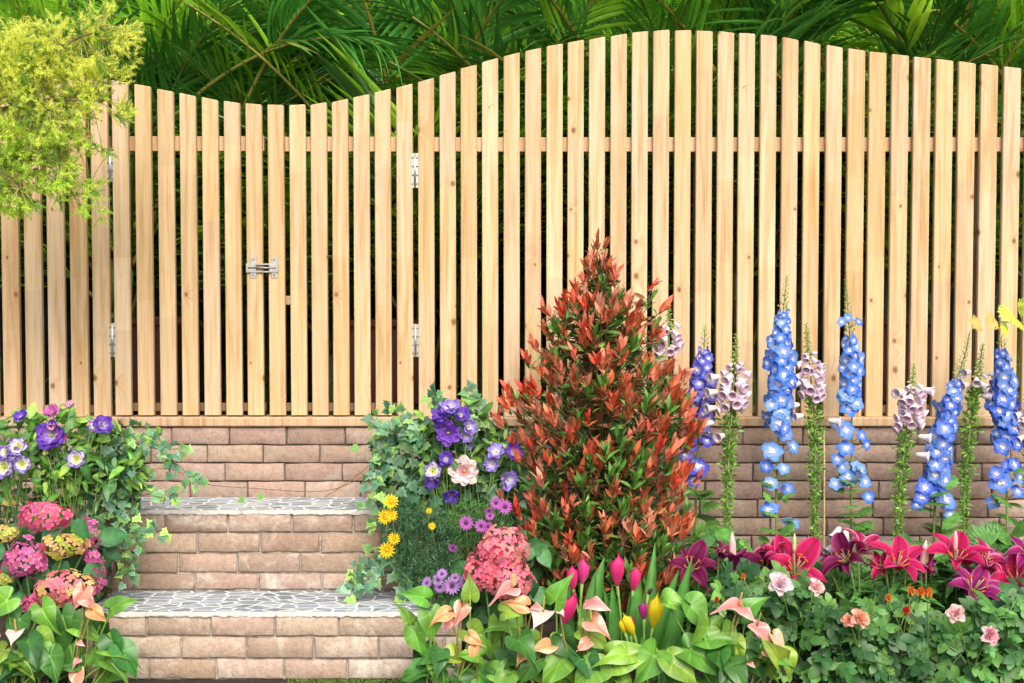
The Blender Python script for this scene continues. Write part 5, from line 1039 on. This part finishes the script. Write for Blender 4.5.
def sprig(p, d, L, tone):
    k = int(L/.0014); gb2.add(tube([p, p+d*L*.5+rv(.001), p+d*L], [.0011, .0009, .0006], 4, tuple(np.array(tone)*.6)))
    for i in range(k):
        t = (i+.5)/k; q = p+d*L*t; a = rv(1); o = nrm(a-d*np.dot(a, d)); dd = nrm(o*.8+d*R(.5, 1.1)); l = R(.011, .019)*(1-.3*t)
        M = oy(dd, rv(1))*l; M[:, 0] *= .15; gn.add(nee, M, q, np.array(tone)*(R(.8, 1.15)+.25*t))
gb2 = G()
for i in range(1350):
    c = random.choices(cl, wts)[0]; a = R(0, 6.28); r = sqrt(R(0, 1))*c[2]; px = c[0]+r*cos(a); py = c[1]+r*sin(a); Y = 3.72+R(-.13, .15)
    p = P(px, py, Y); j = int(np.argmin(((LP-p)**2).sum(1))); s0 = LP[j]; v = p-s0
    if np.linalg.norm(v) > .03: gb2.add(tube(arc(s0, p, 6, .012),   .0009, 4, (.4, .4, .12)))
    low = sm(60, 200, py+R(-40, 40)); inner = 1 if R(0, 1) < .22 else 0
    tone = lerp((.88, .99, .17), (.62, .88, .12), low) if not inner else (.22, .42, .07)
    d0 = nrm(nrm(v+rv(.01))+np.array([.5, -.2, .25-.3*low]))
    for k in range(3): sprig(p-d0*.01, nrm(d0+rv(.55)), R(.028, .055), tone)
gb2.build('twig', M_bark, tr); gn.build('crown', M_needle, tr)
# small sprig entering on the right edge
t = thing('acer_branch', 'lime green leafy twig reaching in from the right edge above the delphiniums', 'branch', P(1060, 700, 4.1)); g = G(); gs = G()
pts = smooth_path([(1060, 700), (1055, 400), (1040, 325), (1015, 322), (985, 322)], 4.1, 20); gs.add(tube(pts, [.006-.00025*i for i in range(20)], 6, (.3, .24, .1))); gs.build('branch', M_stem, t)
for px, py, s, dx in ((1003, 312, .055, -.6), (1010, 308, .05, .3), (1000, 330, .04, -.5), (1022, 302, .06, .3), (1024, 330, .05, .4), (988, 320, .045, -1), (972, 322, .045, -1), (1026, 316, .05, .8), (1012, 322, .045, -.3)):
    g.add(random.choice(L_cut), oy((dx, -.3, R(-.3, .5)), (0, -.9, .5))*s, P(px+8, py, 4.08), np.array((.5, .6, .06))*R(.8, 1.2) if px > 990 else (.55, .4, .08))
g.build('foliage', M_leaf, t)
# ================================================================== CAMERA, LIGHT
cam = bpy.data.cameras.new('camera'); co_ = bpy.data.objects.new('camera', cam); col.objects.link(co_)
co_.location = (0, 0, EYE); co_.rotation_euler = (pi/2-PIT, 0, 0); cam.sensor_width = 36; cam.lens = 36*FP/1024; cam.clip_end = 300; cam.clip_start = .05
sc.camera = co_
EL = radians(44); AZ = radians(14)               # sun stands behind the camera, a little to the right
sd = Vector((sin(AZ)*cos(EL), -cos(AZ)*cos(EL), sin(EL)))
sl_ = bpy.data.lights.new('sun', 'SUN'); sl_.energy = 1.7; sl_.angle = radians(40); sl_.color = (1, .94, .84)
so = bpy.data.objects.new('sun', sl_); col.objects.link(so); so.rotation_euler = sd.to_track_quat('Z', 'Y').to_euler(); so.location = (-2, -4, 8)
w = bpy.data.worlds.new('World'); sc.world = w; w.use_nodes = True; nt = w.node_tree
bg = nt.nodes['Background']; sk = nt.nodes.new('ShaderNodeTexSky'); sk.sky_type = 'NISHITA'; sk.sun_disc = False
sk.sun_elevation = EL; sk.sun_rotation = atan2(sd.x, sd.y); sk.dust_density = 4; sk.air_density = 1.0; sk.ozone_density = .6
nt.links.new(sk.outputs[0], bg.inputs[0]); bg.inputs[1].default_value = .15
sc.view_settings.view_transform = 'Standard'; sc.view_settings.look = 'None'; sc.view_settings.gamma = 1; sc.view_settings.exposure = .8
sc.cycles.max_bounces = 6; sc.cycles.diffuse_bounces = 4; sc.cycles.glossy_bounces = 2; sc.cycles.transmission_bounces = 4
